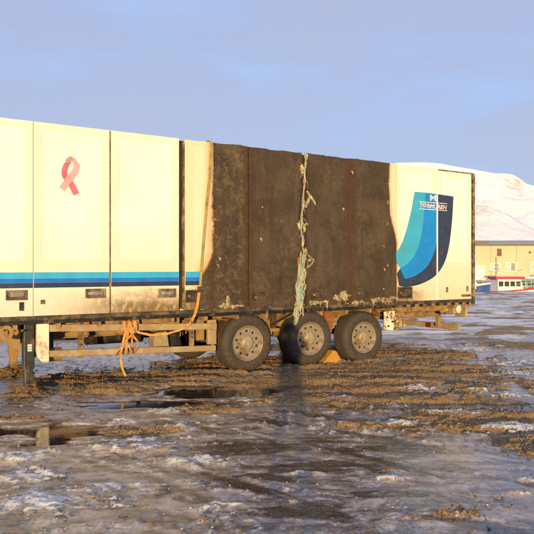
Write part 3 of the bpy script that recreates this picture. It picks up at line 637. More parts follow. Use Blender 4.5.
# printed emblem
def sheet(name, pts, mat, parent, y): 
    m = MB(); m.v = [(-s_, y, z) for s_, z in pts]; m.f = [tuple(range(len(pts)))]; return m.build(name, mat, parent)
def cat(ps, sub=6):   # smooth open curve through points
    out = []
    for i in range(len(ps) - 1):
        p0 = Vector(ps[max(i-1, 0)]); p1 = Vector(ps[i]); p2 = Vector(ps[i+1]); p3 = Vector(ps[min(i+2, len(ps)-1)])
        for k in range(sub):
            t = k / sub; out.append(tuple(.5 * ((2*p1) + (p2-p0)*t + (2*p0-5*p1+4*p2-p3)*t*t + (3*p1-p0-3*p2+p3)*t**3)))
    return out + [tuple(ps[-1])]
eL = cat([(1.75, 3.34), (1.88, 2.85), (2.03, 2.45), (2.14, 2.25), (2.275, 2.07)]); eCB = cat([(1.44, 3.34), (1.52, 2.66), (1.67, 2.18), (1.88, 1.93), (2.16, 1.78)])
eBD = cat([(1.10, 3.33), (1.11, 2.39), (1.24, 2.02), (1.46, 1.77), (1.78, 1.62), (2.03, 1.57)]); eR = cat([(.60, 3.31), (.64, 2.82), (.73, 2.28), (.88, 1.90), (1.15, 1.63), (1.55, 1.47), (1.95, 1.41), (2.19, 1.43)])
sheet('emblem_band', eL + [(2.26, 1.92)] + eCB[::-1], 'teal', T, -.0045)
sheet('emblem_band', eCB + eBD[::-1], 'azure', T, -.0050)
sheet('emblem_band', eBD + [(2.16, 1.78), (2.25, 1.68)] + eR[::-1], 'navy', T, -.0055)
def text(body, mat, s_, z, size, y, xs=1.0, shear=0.0):
    cu = bpy.data.curves.new('t', 'FONT'); cu.body = body; cu.size = size; cu.align_x = 'CENTER'; cu.offset = size * .018; cu.shear = shear
    tmp = bpy.data.objects.new('t', cu); COL.objects.link(tmp); dg = bpy.context.evaluated_depsgraph_get(); me = bpy.data.meshes.new_from_object(tmp.evaluated_get(dg))
    bpy.data.objects.remove(tmp); me.transform(Matrix(((xs, 0, 0, -s_), (0, 0, -1, y), (0, 1, 0, z), (0, 0, 0, 1)))); me.materials.clear(); me.materials.append(M[mat])
    o = bpy.data.objects.new('lettering', me); COL.objects.link(o); o.parent = T; return o
text('M', 'white_ink', 1.225, 3.185, .17, -.0085, 1.55); text('TØRMUREN', 'red_ink', 1.215, 3.020, .122, -.0080, 1.22, .2); text('TØRMUREN', 'white_ink', 1.225, 3.026, .122, -.0088, 1.22, .2)
for z in (3.138, 2.992): MB().box((-1.63, -.0080, z), (-.80, -.0060, z + .013)).build('lettering_rule', 'white_ink', T)
# pink ribbon print
def flat_ribbon(pts, w, mat, y):
    m = MB(); p = [Vector(q) for q in cat(pts, 8)]; n_ = len(p)
    for i, q in enumerate(p):
        d = (p[min(i+1, n_-1)] - p[max(i-1, 0)]).normalized(); nn = Vector((-d.y, d.x)) * (w[min(i * len(w) // n_, len(w)-1)] / 2)
        for c in (q + nn, q - nn): m.v.append((-c.x, y, c.y))
    for i in range(n_ - 1): m.f.append((2*i, 2*i+1, 2*i+3, 2*i+2))
    return m.build('ribbon_print', mat, panels[9.27])
flat_ribbon([(8.66, 2.87), (8.74, 3.02), (8.83, 3.14), (8.815, 3.26), (8.76, 3.35)], [.092, .09, .085, .08, .065], 'pink_deep', .001)
flat_ribbon([(8.80, 3.33), (8.745, 3.385), (8.68, 3.34)], [.06], 'pink_shadow', .0004)
flat_ribbon([(8.87, 2.93), (8.79, 3.05), (8.70, 3.17), (8.655, 3.28), (8.70, 3.37)], [.092, .098, .095, .085, .065], 'pink_light', -.0004)

# melted foam and torn seal
def shred(pts, w, mat, thick=.012, name='torn_seal'): return MB().ribbon([(-a, b, c) for a, b, c in pts], w, (1, 0, .1), thick).build(name, mat, T, 50)
rr = random.Random(9)
main = [(4.52, 3.88), (4.53, 3.65), (4.545, 3.36), (4.57, 3.0), (4.60, 2.7), (4.61, 2.46), (4.58, 2.2), (4.57, 2.01), (4.61, 1.74), (4.64, 1.45), (4.68, 1.15), (4.73, .95), (4.75, .78)]
pts = cat(main, 6); shred([(a, -.02 + .012 * math.sin(i * .9), z) for i, (a, z) in enumerate(pts)], [.018 + .030 * rr.random() + .03 * (z < 2.0) for a, z in pts], 'foam_green')
shred([(a + .055, -.01, z) for a, z in cat(main, 4) if 2.4 < z < 3.7], .022, 'black_steel', .01)
for k in range(16):
    s0 = 4.60 + rr.uniform(-.09, .09); z0 = rr.uniform(1.5, 2.1); zb = rr.uniform(.78, 1.15); n_ = 9; ph = rr.random() * 6
    P = [(s0 + (t / n_) * rr.uniform(.05, .16) + .025 * math.sin(ph + t * 1.1), -.035 - .02 * rr.random(), z0 + (zb - z0) * t / n_) for t in range(n_ + 1)]
    shred(P, [.010 + .022 * rr.random() for _ in P], 'strand_green' if k % 3 else 'foam', .008, 'torn_strand')
for k in range(34):
    z0 = rr.uniform(1.2, 3.8); s0 = min(main, key=lambda q: abs(q[1] - z0))[0] + rr.uniform(-.03, .03); d_ = rr.choice((-1, 1)) * rr.uniform(.02, .09); l_ = rr.uniform(.05, .22)
    shred([(s0, -.02, z0), (s0 + d_ * .6, -.035 - .02 * rr.random(), z0 - l_ * .4), (s0 + d_, -.03, z0 - l_)], [.014, .010, .004], 'foam' if k % 2 else 'foam_green', .003, 'frayed_strand')
shred([(4.66, -.03, 1.98), (4.65, -.035, 1.75), (4.67, -.03, 1.52)], .10, 'rust_orange', .01)
for (s_, z, a, b, sd) in ((4.60, 3.57, .055, .12, 1), (4.50, 3.80, .04, .09, 2), (4.66, 2.55, .06, .11, 3), (4.55, 2.5, .05, .10, 4), (4.50, 2.58, .05, .03, 5), (4.58, 2.28, .045, .12, 6), (4.52, 2.1, .04, .07, 7), (4.43, 1.93, .05, .035, 8)):
    lump('foam_shred', 'foam' if sd % 2 else 'foam_green', T, (-s_, -.022, z), (a * .5, .010, b * .55), sd, .75, 3.2, 3)
for P in ([(4.50, -.02, 3.18), (4.44, -.03, 3.10), (4.36, -.035, 3.02), (4.30, -.03, 2.93)], [(4.41, -.02, 3.12), (4.47, -.03, 3.0), (4.53, -.02, 2.88)]):
    shred(P, [.03, .05, .045, .012][:len(P)], 'foam', .018, 'foam_shred')
shred([(4.46, -.02, 2.02), (4.36, -.05, 1.93), (4.42, -.05, 1.85), (4.50, -.03, 1.80)], .03, 'foam', .02, 'foam_shred')
def drip(s_, z, w2, h, sd):
    n_ = 7; P = []; rad = []
    for i in range(n_ + 1):
        t = i / n_; P.append((-s_ + .010 * math.sin(sd + t * 4) * t, -.010 - .006 * t, z - h * t)); rad.append(w2 * ((1 - t)**1.6 * .9 + .12) * (1 + .25 * math.sin(sd * 2 + t * 7)) * (1 if i < n_ else .3))
    MB().tube(P, rad, 7).build('foam_drip', 'foam', T, 60)
def crust(c0, c1, zc, spread, N, hmax):
    for k in range(N):
        s_ = c0 + (c1 - c0) * (k + rr.random()) / N; z = zc + rr.uniform(-spread, spread)
        lump('foam_crust', 'foam', T, (-s_, -.004, z), (rr.uniform(.025, .075), .012, rr.uniform(.012, .035)), rr.randint(1, 90), .6, 2.6, 3)
        if rr.random() < .55: drip(s_, z, rr.uniform(.010, .022), rr.uniform(.04, hmax), k * 1.7)
crust(4.36, 3.98, 1.165, .015, 9, .20); crust(3.86, 3.52, 1.26, .06, 10, .14); crust(3.35, 3.0, 1.135, .02, 5, .10); crust(2.95, 2.25, 1.165, .045, 16, .16); crust(6.27, 6.02, 1.165, .02, 6, .09)
lump('foam_crust', 'foam_green', T, (-6.13, -.012, 1.24), (.03, .012, .08), 71, .5, 2.6, 3); lump('foam_crust', 'foam', T, (-6.0, -.012, 1.16), (.15, .010, .02), 72, .5, 2.6, 3)
for k in range(26):                                      # curled flakes of paint left on the burnt skin
    s_ = rr.choice((rr.uniform(2.5, 6.3), rr.uniform(6.25, 6.42), rr.uniform(2.5, 2.62))); z = rr.uniform(1.3, 3.7); w2 = rr.uniform(.012, .035)
    MB().ribbon([(-s_, -.012, z), (-s_ + rr.uniform(-.02, .02), -.030, z - w2 * .8), (-s_ + rr.uniform(-.03, .03), -.022, z - w2 * 1.8)], [w2, w2 * 1.2, w2 * .4], (1, 0, .3), .003).build('paint_flake', 'foam' if k % 3 else 'rust', T)
# charred tatters hanging under the burnt panels
for k in range(30):
    s_ = rr.uniform(2.3, 6.3); w2 = rr.uniform(.03, .16); z = rr.uniform(.98, 1.06)
    MB().ribbon([(-s_, .03, 1.12), (-s_ + rr.uniform(-.03, .03), .02 + rr.uniform(-.03, .03), (1.12 + z) / 2), (-s_ + rr.uniform(-.06, .06), .03, z)], [w2, w2 * .8, w2 * .4], (1, 0, 0), .006).build('charred_tatter', 'rust' if k % 3 else 'black_steel', T)

# ------------------------------------------------------------------ chassis
def ibeam(v, s0, s1, z0, z1, name='chassis_beam'):
    m = MB(); m.box((-s0, v - .06, z0), (-s1, v + .06, z0 + .018)); m.box((-s0, v - .06, z1 - .018), (-s1, v + .06, z1)); m.box((-s0, v - .006, z0 + .018), (-s1, v + .006, z1 - .018)); return m.build(name, 'mud_steel', T)
for v in (.62, 1.93): ibeam(v, 9.9, .35, .72, 1.0); ibeam(v, 13.5, 9.9, .84, 1.0)
for k in range(22): MB().box((-.5 - k * .6 - .03, .05, .93), (-.5 - k * .6 + .03, W - .05, .997)).build('cross_member', 'mud_steel', T)
for k in range(14):
    s_ = .8 + k * .66; m = MB(); m.v = [(-s_, .05, .925), (-s_, .55, .925), (-s_, .55, .80), (-s_ + .012, .05, .925), (-s_ + .012, .55, .925), (-s_ + .012, .55, .80)]; m.f = [(0, 1, 2), (5, 4, 3), (0, 3, 4, 1), (1, 4, 5, 2), (2, 5, 3, 0)]; m.build('outrigger', 'mud_steel', T)
MB().box((-8.9, .22, .86), (-6.9, .26, .985)).build('inner_rail', 'mud_steel', T)
# landing legs
def leg(v, st):
    L = MB().box((-9.345, v, .34), (-9.195, v + .15, 1.0)).build('landing_leg', 'black_leg' if v < 1 else 'mud_steel', T, None, .008)
    MB().box((-9.325, v + .02, .05), (-9.215, v + .13, .342)).build('inner_tube', 'black_leg' if v < 1 else 'mud_steel', L, None, .006)
    MB().box((-9.42, v - .06, .02), (-9.12, v + .21, .052)).build('foot_plate', 'mud_steel', L, None, .006)
    if st:
        MB().box((-9.295, v - .006, .60), (-9.235, v - .0005, .70)).build('sticker', 'sticker', L)
        for z in (.628, .662): MB().box((-9.293, v - .009, z), (-9.237, v - .0065, z + .008)).build('sticker_line', 'black_steel', L)
    m = MB(); m.v = [(-9.36, v + .16, 1.0), (-9.9, v + .16, 1.0), (-9.36, v + .16, .55), (-9.36, v + .18, 1.0), (-9.9, v + .18, 1.0), (-9.36, v + .18, .55)]; m.f = [(0, 1, 2), (5, 4, 3), (0, 3, 4, 1), (1, 4, 5, 2), (2, 5, 3, 0)]; m.build('leg_gusset', 'mud_steel', T)
    MB().box((-9.70, v + .14, .80), (-9.35, v + .30, .998)).build('leg_bracket', 'mud_steel', T, None, .01)
    MB().beam((-9.27, v + .1, .42), (-8.75, v + .38, .93), .05, .05).build('leg_brace', 'mud_steel', T)
    return L
leg(.22, True)
fl0 = set(T.children); leg(1.95, False)
for o in set(T.children) - fl0: o.location.x = .17
MB().tube([(-9.27, .37, .86), (-9.27, 2.08, .86)], .03, 10).build('leg_shaft', 'mud_steel', T)
MB().tube([(-9.9, .12, .93), (-9.72, .10, .95), (-9.60, .12, .93)], .02, 8).build('crank', 'mud_steel', T)
m = MB().lathe([(.05, .05), (.10, .05), (.10, .10), (.05, .10)], (-9.62, .0, .90), 20); m.f += []; m.build('bracket_eye', 'mud_steel', T, 40)
for (sx, v) in ((9.27, .29), (9.27, 2.15)):
    pass
# side guard: end plate, two rails, posts
ep = MB(); prof = [(.0, 1.0), (.0, .60), (.015, .52), (.055, .46), (.11, .44), (.17, .44), (.17, 1.0)]
for y in (.06, .16):
    ep.v += [(-9.20 + a, y, z) for a, z in prof]
k = len(prof); ep.f = [tuple(range(k)), tuple(range(2*k - 1, k - 1, -1))] + [(i, (i+1) % k, k + (i+1) % k, k + i) for i in range(k)]
ep.build('guard_end_plate', 'cream_plate', T, 30, .012)
MB().beam((-9.045, .10, .93), (-6.28, .10, .82), .05, .105).build('guard_rail', 'dirty_rail', T, None, .012)
MB().beam((-9.045, .10, .56), (-6.30, .10, .46), .05, .095).build('guard_rail', 'dirty_rail', T, None, .012)
MB().beam((-9.02, 2.45, .90), (-6.3, 2.45, .84), .05, .105).build('guard_rail', 'black_steel', T, None, .012)  # far rails coloured black to paint in the shade they stand in
MB().beam((-9.02, 2.45, .56), (-6.3, 2.45, .48), .05, .095).build('guard_rail', 'black_steel', T, None, .012)
for s_ in (8.55, 6.72):
    g_p = MB().box((-s_ - .04, .128, .46), (-s_ + .04, .165, .99)).build('guard_post', 'mud_steel', T, None, .004)
    for z in (.66, .74, .95, .98): MB().lathe([(.0, -.006), (.016, -.006), (.016, .004)], (-s_, .124, z - .0), 10).build('bolt_head', 'rust', g_p)
    MB().box((-s_ - .04, 2.385, .46), (-s_ + .04, 2.42, .99)).build('guard_post', 'black_steel', T)  # far post blackened to match, shade put into its colour
MB().box((-8.68, .128, .915), (-8.42, .15, .99)).build('post_bracket', 'rust_orange', T, None, .004)
# dark tool box and dirty tank beside the landing leg
MB().box((-9.06, .45, .50), (-8.86, .80, .92)).build('valve_box', 'black_steel', T, None, .02)
MB().tube([(-9.05, .30, .52), (-9.03, .30, .52), (-8.80, .30, .52), (-8.78, .30, .52)], [.06, .10, .10, .06], 20).build('air_tank', 'mud_steel', T, 40)
MB().tube([(-8.2, 1.1, .66), (-8.17, 1.1, .66), (-7.2, 1.1, .66), (-7.17, 1.1, .66)], [.06, .13, .13, .06], 20).build('air_tank', 'black_steel', T, 40)
MB().quadbox([(-7.30, .35, .52), (-7.02, .35, .50), (-7.0, .62, .50), (-7.28, .62, .52), (-7.27, .36, .74), (-7.05, .36, .76), (-7.04, .61, .76), (-7.26, .61, .74)]).build('chock_holder', 'block', T, None, .015)
MB().quadbox([(-6.98, .5, .45), (-6.72, .5, .45), (-6.72, .8, .45), (-6.98, .8, .45), (-6.95, .5, .84), (-6.80, .5, .90), (-6.80, .8, .90), (-6.95, .8, .84)]).build('mud_flap', 'black_steel', T, None, .01)
# air suspension per axle
AX = [(5.68, .505), (4.34, .505), (3.05, .50)]
for s_, zc in AX:
    MB().tube([(-s_, .25, zc), (-s_, 2.3, zc)], .065, 16).build('axle', 'mud_steel', T, 40)
    for v in (.62, 1.93):
        MB().beam((-s_ - .62, v, .66), (-s_ + .05, v, .60), .09, .07).build('trailing_arm', 'mud_steel', T, None, .006)
        MB().box((-s_ - .70, v - .07, .55), (-s_ - .52, v + .07, .74)).build('hanger', 'mud_steel', T, None, .008)
        MB().lathe([(0, -.14), (.09, -.14), (.135, -.10), (.12, -.05), (.14, 0), (.12, .05), (.135, .10), (.09, .14), (0, .14)], (0, 0, 0), 20).build('air_bag', 'rust_orange' if s_ < 5 else 'tyre', T, 60)
        bpy.context.scene.collection.objects[-1]
        ab = [o for o in T.children if o.name.startswith('air_bag')][-1]; ab.rotation_euler = (R(90), 0, 0); ab.location = (-s_ + .32, v, .60)
    for v, nm in ((.34, 'brake_drum'), (2.1, 'brake_drum')): MB().lathe([(0, 0), (.20, 0), (.205, .06), (.205, .14), (.0, .16)], (-s_, v, zc), 28).build(nm, 'rust', T, 40)
# bent mudguard remains and brackets near the wheels
m = MB(); m.ribbon([(-5.68 + .56 * math.cos(a), .20, .505 + .56 * math.sin(a)) for a in np.linspace(R(128), R(168), 9)], .28, (0, 1, 0), .012); m.build('mudguard', 'rust', T, 50)
m = MB(); m.ribbon([(-3.05 + .60 * math.cos(a), .22, .52 + .56 * math.sin(a)) for a in np.linspace(R(35), R(75), 8)], .22, (0, 1, 0), .012); m.build('mudguard', 'rust_orange', T, 50)
MB().box((-3.78, .34, .62), (-3.60, .40, .98)).build('mudguard_stay', 'rust_orange', T); MB().box((-5.0, .36, .70), (-4.9, .42, .98)).build('mudguard_stay', 'rust', T)
MB().tube([(-5.15, .12, .80), (-4.62, .10, 1.03)], .018, 8).build('air_line', 'black_steel', T); MB().tube([(-5.3, .05, 1.06), (-5.3, .06, .90)], .016, 8).build('air_line', 'mud_steel', T)
MB().box((-6.60, .30, .58), (-6.40, .44, .94)).build('hanger_plate', 'mud_steel', T, None, .01); MB().box((-6.42, .13, .52), (-6.26, .20, .93)).build('guard_post', 'dirty_rail', T, None, .01)
for k in range(9): MB().tube([(-6.85 + k * .05, .4 + .03 * (k % 3), .90), (-6.84 + k * .055 + .02, .36 + .05 * (k % 2), .78), (-6.80 + k * .05, .40, .66 + .02 * (k % 4))], .014, 6).build('hose', 'rust' if k % 2 else 'mud_steel', T, 60)
MB().box((-7.02, .16, .79), (-6.94, .22, .85)).build('air_coupling', 'cyan', T, None, .012)
# white bracket behind the last wheel with clinging ice
bp = MB().quadbox([(-2.46, .10, .56), (-2.24, .10, .54), (-2.24, .14, .54), (-2.46, .14, .56), (-2.48, .10, .92), (-2.20, .10, .93), (-2.20, .14, .93), (-2.48, .14, .92)]).build('mudguard_bracket', 'cream_plate', T, None, .01)
for a, z, w2, h in ((-2.44, .80, .045, .03), (-2.30, .70, .06, .035), (-2.41, .62, .05, .03)): MB().box((a, .085, z), (a + w2, .0985, z + h)).build('bracket_slot', 'inner_dark', bp)
for k in range(7): lump('clinging_ice', 'foam', T, (-2.5 + k * .09, .09 + .02 * (k % 2), .60 + .06 * ((k * 5) % 6)), (.035, .03, .05), 40 + k, .5, 2.5, 2)
lump('bracket_lump', 'mud_steel', T, (-2.06, .22, .66), (.10, .12, .12), 60, .3, 2.5, 3); MB().tube([(-2.2, .13, .62), (-2.06, .2, .60), (-1.98, .3, .72)], .03, 8).build('hose', 'dirty_rail', T, 60)
# rear under-run bar and lights
MB().box((-.34, .10, .44), (-.22, 2.45, .56)).build('underrun_bar', 'dirty_rail', T, None, .01)
for v in (.62, 1.93): MB().box((-.42, v - .05, .50), (-.345, v + .05, .95)).build('underrun_post', 'mud_steel', T, None, .006)
MB().box((-.35, .88, .45), (-.212, 1.02, .552)).build('reflector', 'red_lamp', T, None, .004)
MB().beam((-2.1, .2, .94), (-.42, .2, .94), .04, .10).build('rear_side_beam', 'mud_steel', T, None, .004)
lb = MB().box((-.52, .06, .80), (-.24, .40, 1.0)).build('light_box', 'dirty_rail', T, None, .012)
MB().lathe([(0, -.02), (.06, -.016), (.085, -.005), (.09, .01)], (-.36, .055, .90), 24).build('side_lamp', 'cream_plate', lb, 50)
MB().lathe([(.088, -.008), (.105, -.008), (.105, .012)], (-.36, .055, .90), 24).build('lamp_ring', 'mud_steel', lb, 50)
lump('valve_block', 'mud_steel', T, (-.68, .22, .91), (.10, .10, .09), 63, .3, 2.5, 3); MB().box((-.16, .04, .72), (-.10, .34, 1.0)).build('mud_flap', 'dirty_rail', T, None, .008)
MB().box((-.10, .0, .95), (.06, .10, 1.0)).build('corner_step', 'mud_steel', T, None, .01)
for k in range(9): MB().box((-.25 - k * .24, .04, 1.0), (-.25 - k * .24 + .10, .075, 1.054)).build('rail_clip', 'mud_steel', T)

# ------------------------------------------------------------------ wheels
tyre_prof = [(.285, .05), (.295, .02), (.33, .004), (.38, -.006), (.43, -.004), (.462, .010), (.484, .036), (.495, .060)]
for y in (.105, .165, .225, .285): tyre_prof += [(.502, y - .030), (.502, y - .008), (.488, y - .005), (.488, y + .005), (.502, y + .008)]
tyre_prof += [(.502, .315), (.495, .330), (.484, .350), (.46, .375), (.42, .388), (.36, .388), (.30, .375), (.285, .35)]
def rim_mesh():
    m = MB(); m.lathe([(.285, .34), (.285, .06), (.297, .030), (.303, .016), (.298, .010), (.288, .014), (.276, .040), (.262, .060)], n=60)
    ro, ri, rh, rc, y = .262, .125, .024, .205, .060; N = 10; q = 16
    for k in range(N):                                    # ten sectors, each a plate pierced by a round hand hole
        c0 = 2 * math.pi * k / N; half = math.pi / N; bnd = []
        A = [(ri, -half), (ro, -half), (ro, half), (ri, half)]
        def pt(r, t): return (r * math.cos(c0 + t), r * math.sin(c0 + t))
        for i in range(4): bnd.append(pt(ri + (ro - ri) * i / 4, -half))
        for i in range(4): bnd.append(pt(ro, -half + 2 * half * i / 4))
        for i in range(4): bnd.append(pt(ro + (ri - ro) * i / 4, half))
        for i in range(4): bnd.append(pt(ri, half - 2 * half * i / 4))
        cx, cz = pt(rc, 0); a0 = math.atan2(bnd[0][1] - cz, bnd[0][0] - cx); kk = len(m.v)
        for (x, z) in bnd: m.v.append((x, y, z))
        for (x, z) in bnd:
            a = math.atan2(z - cz, x - cx); m.v.append((cx + rh * math.cos(a), y, cz + rh * math.sin(a)))
        for i in range(q): x, _, z = m.v[kk + q + i]; m.v.append((x, y + .02, z))
        for i in range(q):
            j = (i + 1) % q; m.f.append((kk + i, kk + j, kk + q + j, kk + q + i)); m.f.append((kk + q + i, kk + q + j, kk + 2*q + j, kk + 2*q + i))
    m.lathe([(.125, .060), (.122, .050), (.118, .048)], n=40)
    return m
def wheel(s_, v, zc, flip=False, flat=0.0, spin=0.0):
    o_ = empty('wheel', (-s_, v, zc)); o_.parent = T
    if flip: o_.rotation_euler = (0, 0, math.pi)
    tm = MB().lathe(tyre_prof, n=72)
    if flat:
        nv = []
        for (x, y, z) in tm.v:
            r = math.hypot(x, z)
            if z < -.25 and r > .30:
                lim = -.425 + .012 * math.sin(x * 19) + .02 * x
                if z < lim: z = lim + (z - lim) * .12
                y = y + (y - .19) * .22 * min(1, (-.25 - z) / .18)
            nv.append((x, y, z))
        tm.v = nv
    tm.build('tyre', 'tyre', o_, 40)
    rm = rim_mesh().build('rim', 'rim', o_, 35); rm.rotation_euler = (0, spin, 0)
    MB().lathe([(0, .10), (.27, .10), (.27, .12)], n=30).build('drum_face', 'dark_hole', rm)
    hb = MB().lathe([(.0, .020), (.075, .020), (.094, .023), (.102, .032), (.106, .058), (.120, .060)], n=40).build('hub', 'hub', rm, 40)
    for k in range(10):
        a = 2 * math.pi * (k + .5) / 10
        MB().lathe([(0, .030), (.012, .030), (.0145, .036), (.0145, .0595)], (.150 * math.cos(a), 0, .150 * math.sin(a)), 6).build('wheel_nut', 'rim', rm)
    MB().lathe([(.050, .0165), (.056, .0165), (.056, .0178)], n=30).build('hub_ring', 'rim', hb)
    return o_
for i, (s_, zc) in enumerate(AX):
    wheel(s_, .05, zc + (-.05 if i == 2 else 0), False, 1.0 if i == 2 else 0, .3 + i * .21)
    wheel(s_, W - .05, zc, True, 0, i * .4)

# ------------------------------------------------------------------ lashing strap thrown over the trailer
S = empty('lashing_strap', (4.464, 14.37, 0), T.rotation_euler.z); tag(S, 'yellow and orange lashing strap hung over the trailer and knotted round its rail', 'strap')
def P3(l): return [(-a, b, c) for a, b, c in l]
MB().ribbon(P3([(6.42, 1.4, 3.90), (6.43, .4, 3.895), (6.44, .05, 3.89), (6.442, -.015, 3.87), (6.45, -.02, 3.7), (6.48, -.03, 3.3), (6.53, -.032, 2.89), (6.575, -.03, 2.4), (6.62, -.03, 1.91), (6.655, -.03, 1.46)]), .045, (1, 0, 0), .005).build('webbing', 'strap_yellow', S)
rb = MB().box((-6.70, -.055, 1.40), (-6.62, -.012, 1.49)).build('ratchet', 'rust', S, None, .006)
MB().tube([(-6.72, -.04, 1.46), (-6.60, -.04, 1.46)], .014, 8).build('ratchet_bar', 'alu', rb)
MB().ribbon(P3([(6.665, -.03, 1.43), (6.69, -.03, 1.28), (6.715, -.03, 1.13), (6.735, -.01, 1.05), (6.78, .02, .93)]), .05, (1, 0, 0), .005).build('webbing', 'strap_orange', S)
MB().ribbon(P3([(6.78, .045, .92), (6.86, .03, .85), (7.0, .02, .80), (7.2, .02, .755), (7.5, .02, .75), (7.68, .03, .80), (7.82, .04, .88)]), .035, (0, 0, 1), .005).build('webbing', 'strap_orange', S)
rr = random.Random(21)
for k in range(9):                                        # wraps and loops of the knot
    ph = rr.random() * 6; s0 = 7.86 + rr.uniform(-.10, .12); r1 = rr.uniform(.07, .12); P = []
    for t in range(15):
        a = ph + t / 14 * 6.6; P.append((s0 + .05 * math.sin(a * .5 + k), .10 - r1 * math.cos(a) * .9, .885 + r1 * math.sin(a)))
    MB().ribbon(P3(P), .030, (1, 0, .2), .004).build('knot_loop', 'strap_orange', S)
for k, (da, db) in enumerate(((7.72, .0), (7.80, .03), (7.96, -.02))):
    P = [(7.86, .02, .93), (7.84 - .03 * k, -.02, .82), (da, -.01 + db, .66), (da + .01, .02, .55), (da + .05, .06, .475), (da + .10, -.02, .52), (7.9, -.03, .70), (7.87, .0, .88)]
    MB().ribbon(P3([(a, b, c) for a, b, c in [tuple(q) for q in cat(P, 4)]]), .032, (1, .2, 0), .004).build('knot_loop', 'strap_orange', S)
MB().ribbon(P3(cat([(7.90, .0, .86), (7.95, -.03, .72), (7.985, -.03, .55), (7.99, -.02, .40), (7.97, -.03, .27), (7.93, -.06, .16)], 5)), .034, (1, 0, 0), .004).build('webbing', 'strap_orange', S)

# ------------------------------------------------------------------ wheel chock
C = empty('wheel_chock', (0, 0, 0)); tag(C, 'yellow wheel chock on the gravel between the two rear wheels', 'wheel chock')
C.location = T.matrix_basis @ Vector((-3.80, .14, .0)); C.rotation_euler = (0, 0, T.rotation_euler.z)
m = MB(); pr = [(-.20, .0), (.24, .0), (.24, .06), (.13, .22), (.07, .24), (-.02, .16), (-.12, .07)]
for y in (0, .20): m.v += [(a, y, z) for a, z in pr]
k = len(pr); m.f = [tuple(range(k)), tuple(range(2*k-1, k-1, -1))] + [(i, (i+1) % k, k + (i+1) % k, k + i) for i in range(k)]
m.build('wedge', 'yellow_plastic', C, 30, .012)
for k in range(3): MB().beam((-.10 + k * .06, .10, .105 + k * .055), (-.08 + k * .06, .10, .122 + k * .055), .18, .012).build('grip_rib', 'yellow_plastic', C)

# heaps of gravel round the feet of the legs
def heap(c, r, h, sd):
    bm = bmesh.new(); bmesh.ops.create_uvsphere(bm, u_segments=90, v_segments=40, radius=1)
    for v in bm.verts:
        f = 1 + .35 * mnoise.noise(v.co * 2 + Vector((sd, 0, 0))) + .22 * mnoise.noise(v.co * 6 + Vector((sd, 3, 0))) + .14 * mnoise.noise(v.co * 14) + .10 * mnoise.noise(v.co * 31)
        v.co = Vector((v.co.x * r * f, v.co.y * r * f, max(-.02, v.co.z * h * f)))
    me = bpy.data.meshes.new('gravel_heap'); bm.to_mesh(me); bm.free(); me.materials.append(M['heap'])
    o = link('gravel_heap', me, None, 50); o.location = c; return o
def make_heap():
    n = NT('heap_gravel'); nf = n.noise(38, 7, .68); c = n.mix(n.ss(nf, .34, .66), (.075, .045, .02), (.24, .145, .058)); n.bump(nf, .9, .012); return n.fin(c, .9)
M['heap'] = make_heap()
def wp(s_, v, z=0): p = T.matrix_basis @ Vector((-s_, v, z)); return (p.x, p.y, p.z)
o = heap(wp(9.27, .24, .01), .20, .11, 1.0); tag(o, 'small heap of gravel round the foot of the near landing leg', 'gravel heap', 'gravel heaps at the landing legs')
o = heap(wp(9.10, 2.0, .01), .26, .13, 4.0); tag(o, 'small heap of gravel round the foot of the far landing leg', 'gravel heap', 'gravel heaps at the landing legs')

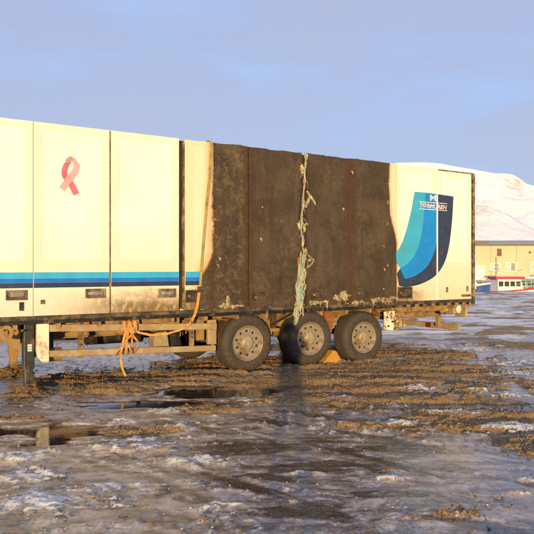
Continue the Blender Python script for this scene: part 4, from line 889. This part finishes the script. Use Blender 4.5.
# ------------------------------------------------------------------ the photographer, whose long shadow reaches the middle wheel
def photographer():
    J = {'pel': ((0, -.36, .98), .150), 'waist': ((0, -.36, 1.12), .150), 'chest': ((0, -.36, 1.36), .175), 'neck': ((0, -.34, 1.58), .065), 'head0': ((0, -.30, 1.68), .085), 'head1': ((0, -.30, 1.79), .105), 'head2': ((0, -.30, 1.88), .075)}
    E_ = [('pel', 'waist'), ('waist', 'chest'), ('chest', 'neck'), ('neck', 'head0'), ('head0', 'head1'), ('head1', 'head2')]
    for sg, n_ in ((-1, 'l'), (1, 'r')):
        J.update({n_+'sh': ((sg*.20, -.36, 1.50), .075), n_+'el': ((sg*.30, -.20, 1.40), .058), n_+'wr': ((sg*.10, -.09, 1.72), .040), n_+'hd': ((sg*.085, -.06, 1.80), .045),
                  n_+'hip': ((sg*.10, -.36, .92), .115), n_+'kn': ((sg*.13, -.34, .52), .078), n_+'an': ((sg*.15, -.36, .10), .055), n_+'to': ((sg*.17, -.20, .05), .050), n_+'he': ((sg*.15, -.41, .05), .048)})
        E_ += [('chest', n_+'sh'), (n_+'sh', n_+'el'), (n_+'el', n_+'wr'), (n_+'wr', n_+'hd'), ('pel', n_+'hip'), (n_+'hip', n_+'kn'), (n_+'kn', n_+'an'), (n_+'an', n_+'to'), (n_+'an', n_+'he')]
        for f in range(5):
            J[n_+'f%d' % f] = ((sg * (.085 - .018 * f), -.012 - .004 * f, 1.845 - .012 * f), .009); J[n_+'g%d' % f] = ((sg * (.060 - .012 * f), .0 - .03, 1.85 - .014 * f), .008)
            E_ += [(n_+'hd', n_+'f%d' % f), (n_+'f%d' % f, n_+'g%d' % f)]
    ks = list(J); me = bpy.data.meshes.new('person'); me.from_pydata([J[k][0] for k in ks], [(ks.index(a), ks.index(b)) for a, b in E_], []); o = bpy.data.objects.new('person', me); COL.objects.link(o)
    sk = o.modifiers.new('skin', 'SKIN')
    if not me.skin_vertices: 
        bpy.context.view_layer.objects.active = o; bpy.ops.mesh.customdata_skin_add()
    for i, k in enumerate(ks): me.skin_vertices[0].data[i].radius = (J[k][1],) * 2; me.skin_vertices[0].data[i].use_root = (k == 'pel')
    su = o.modifiers.new('sub', 'SUBSURF'); su.levels = 2; su.render_levels = 2
    M['jacket'] = simple('dark_jacket', (.03, .035, .05), .8); me.materials.append(M['jacket']); return o
ph = photographer(); ph.location = (0, -.10, 0)
tag(ph, 'person in dark winter clothes taking the picture, seen only as a long shadow', 'person')
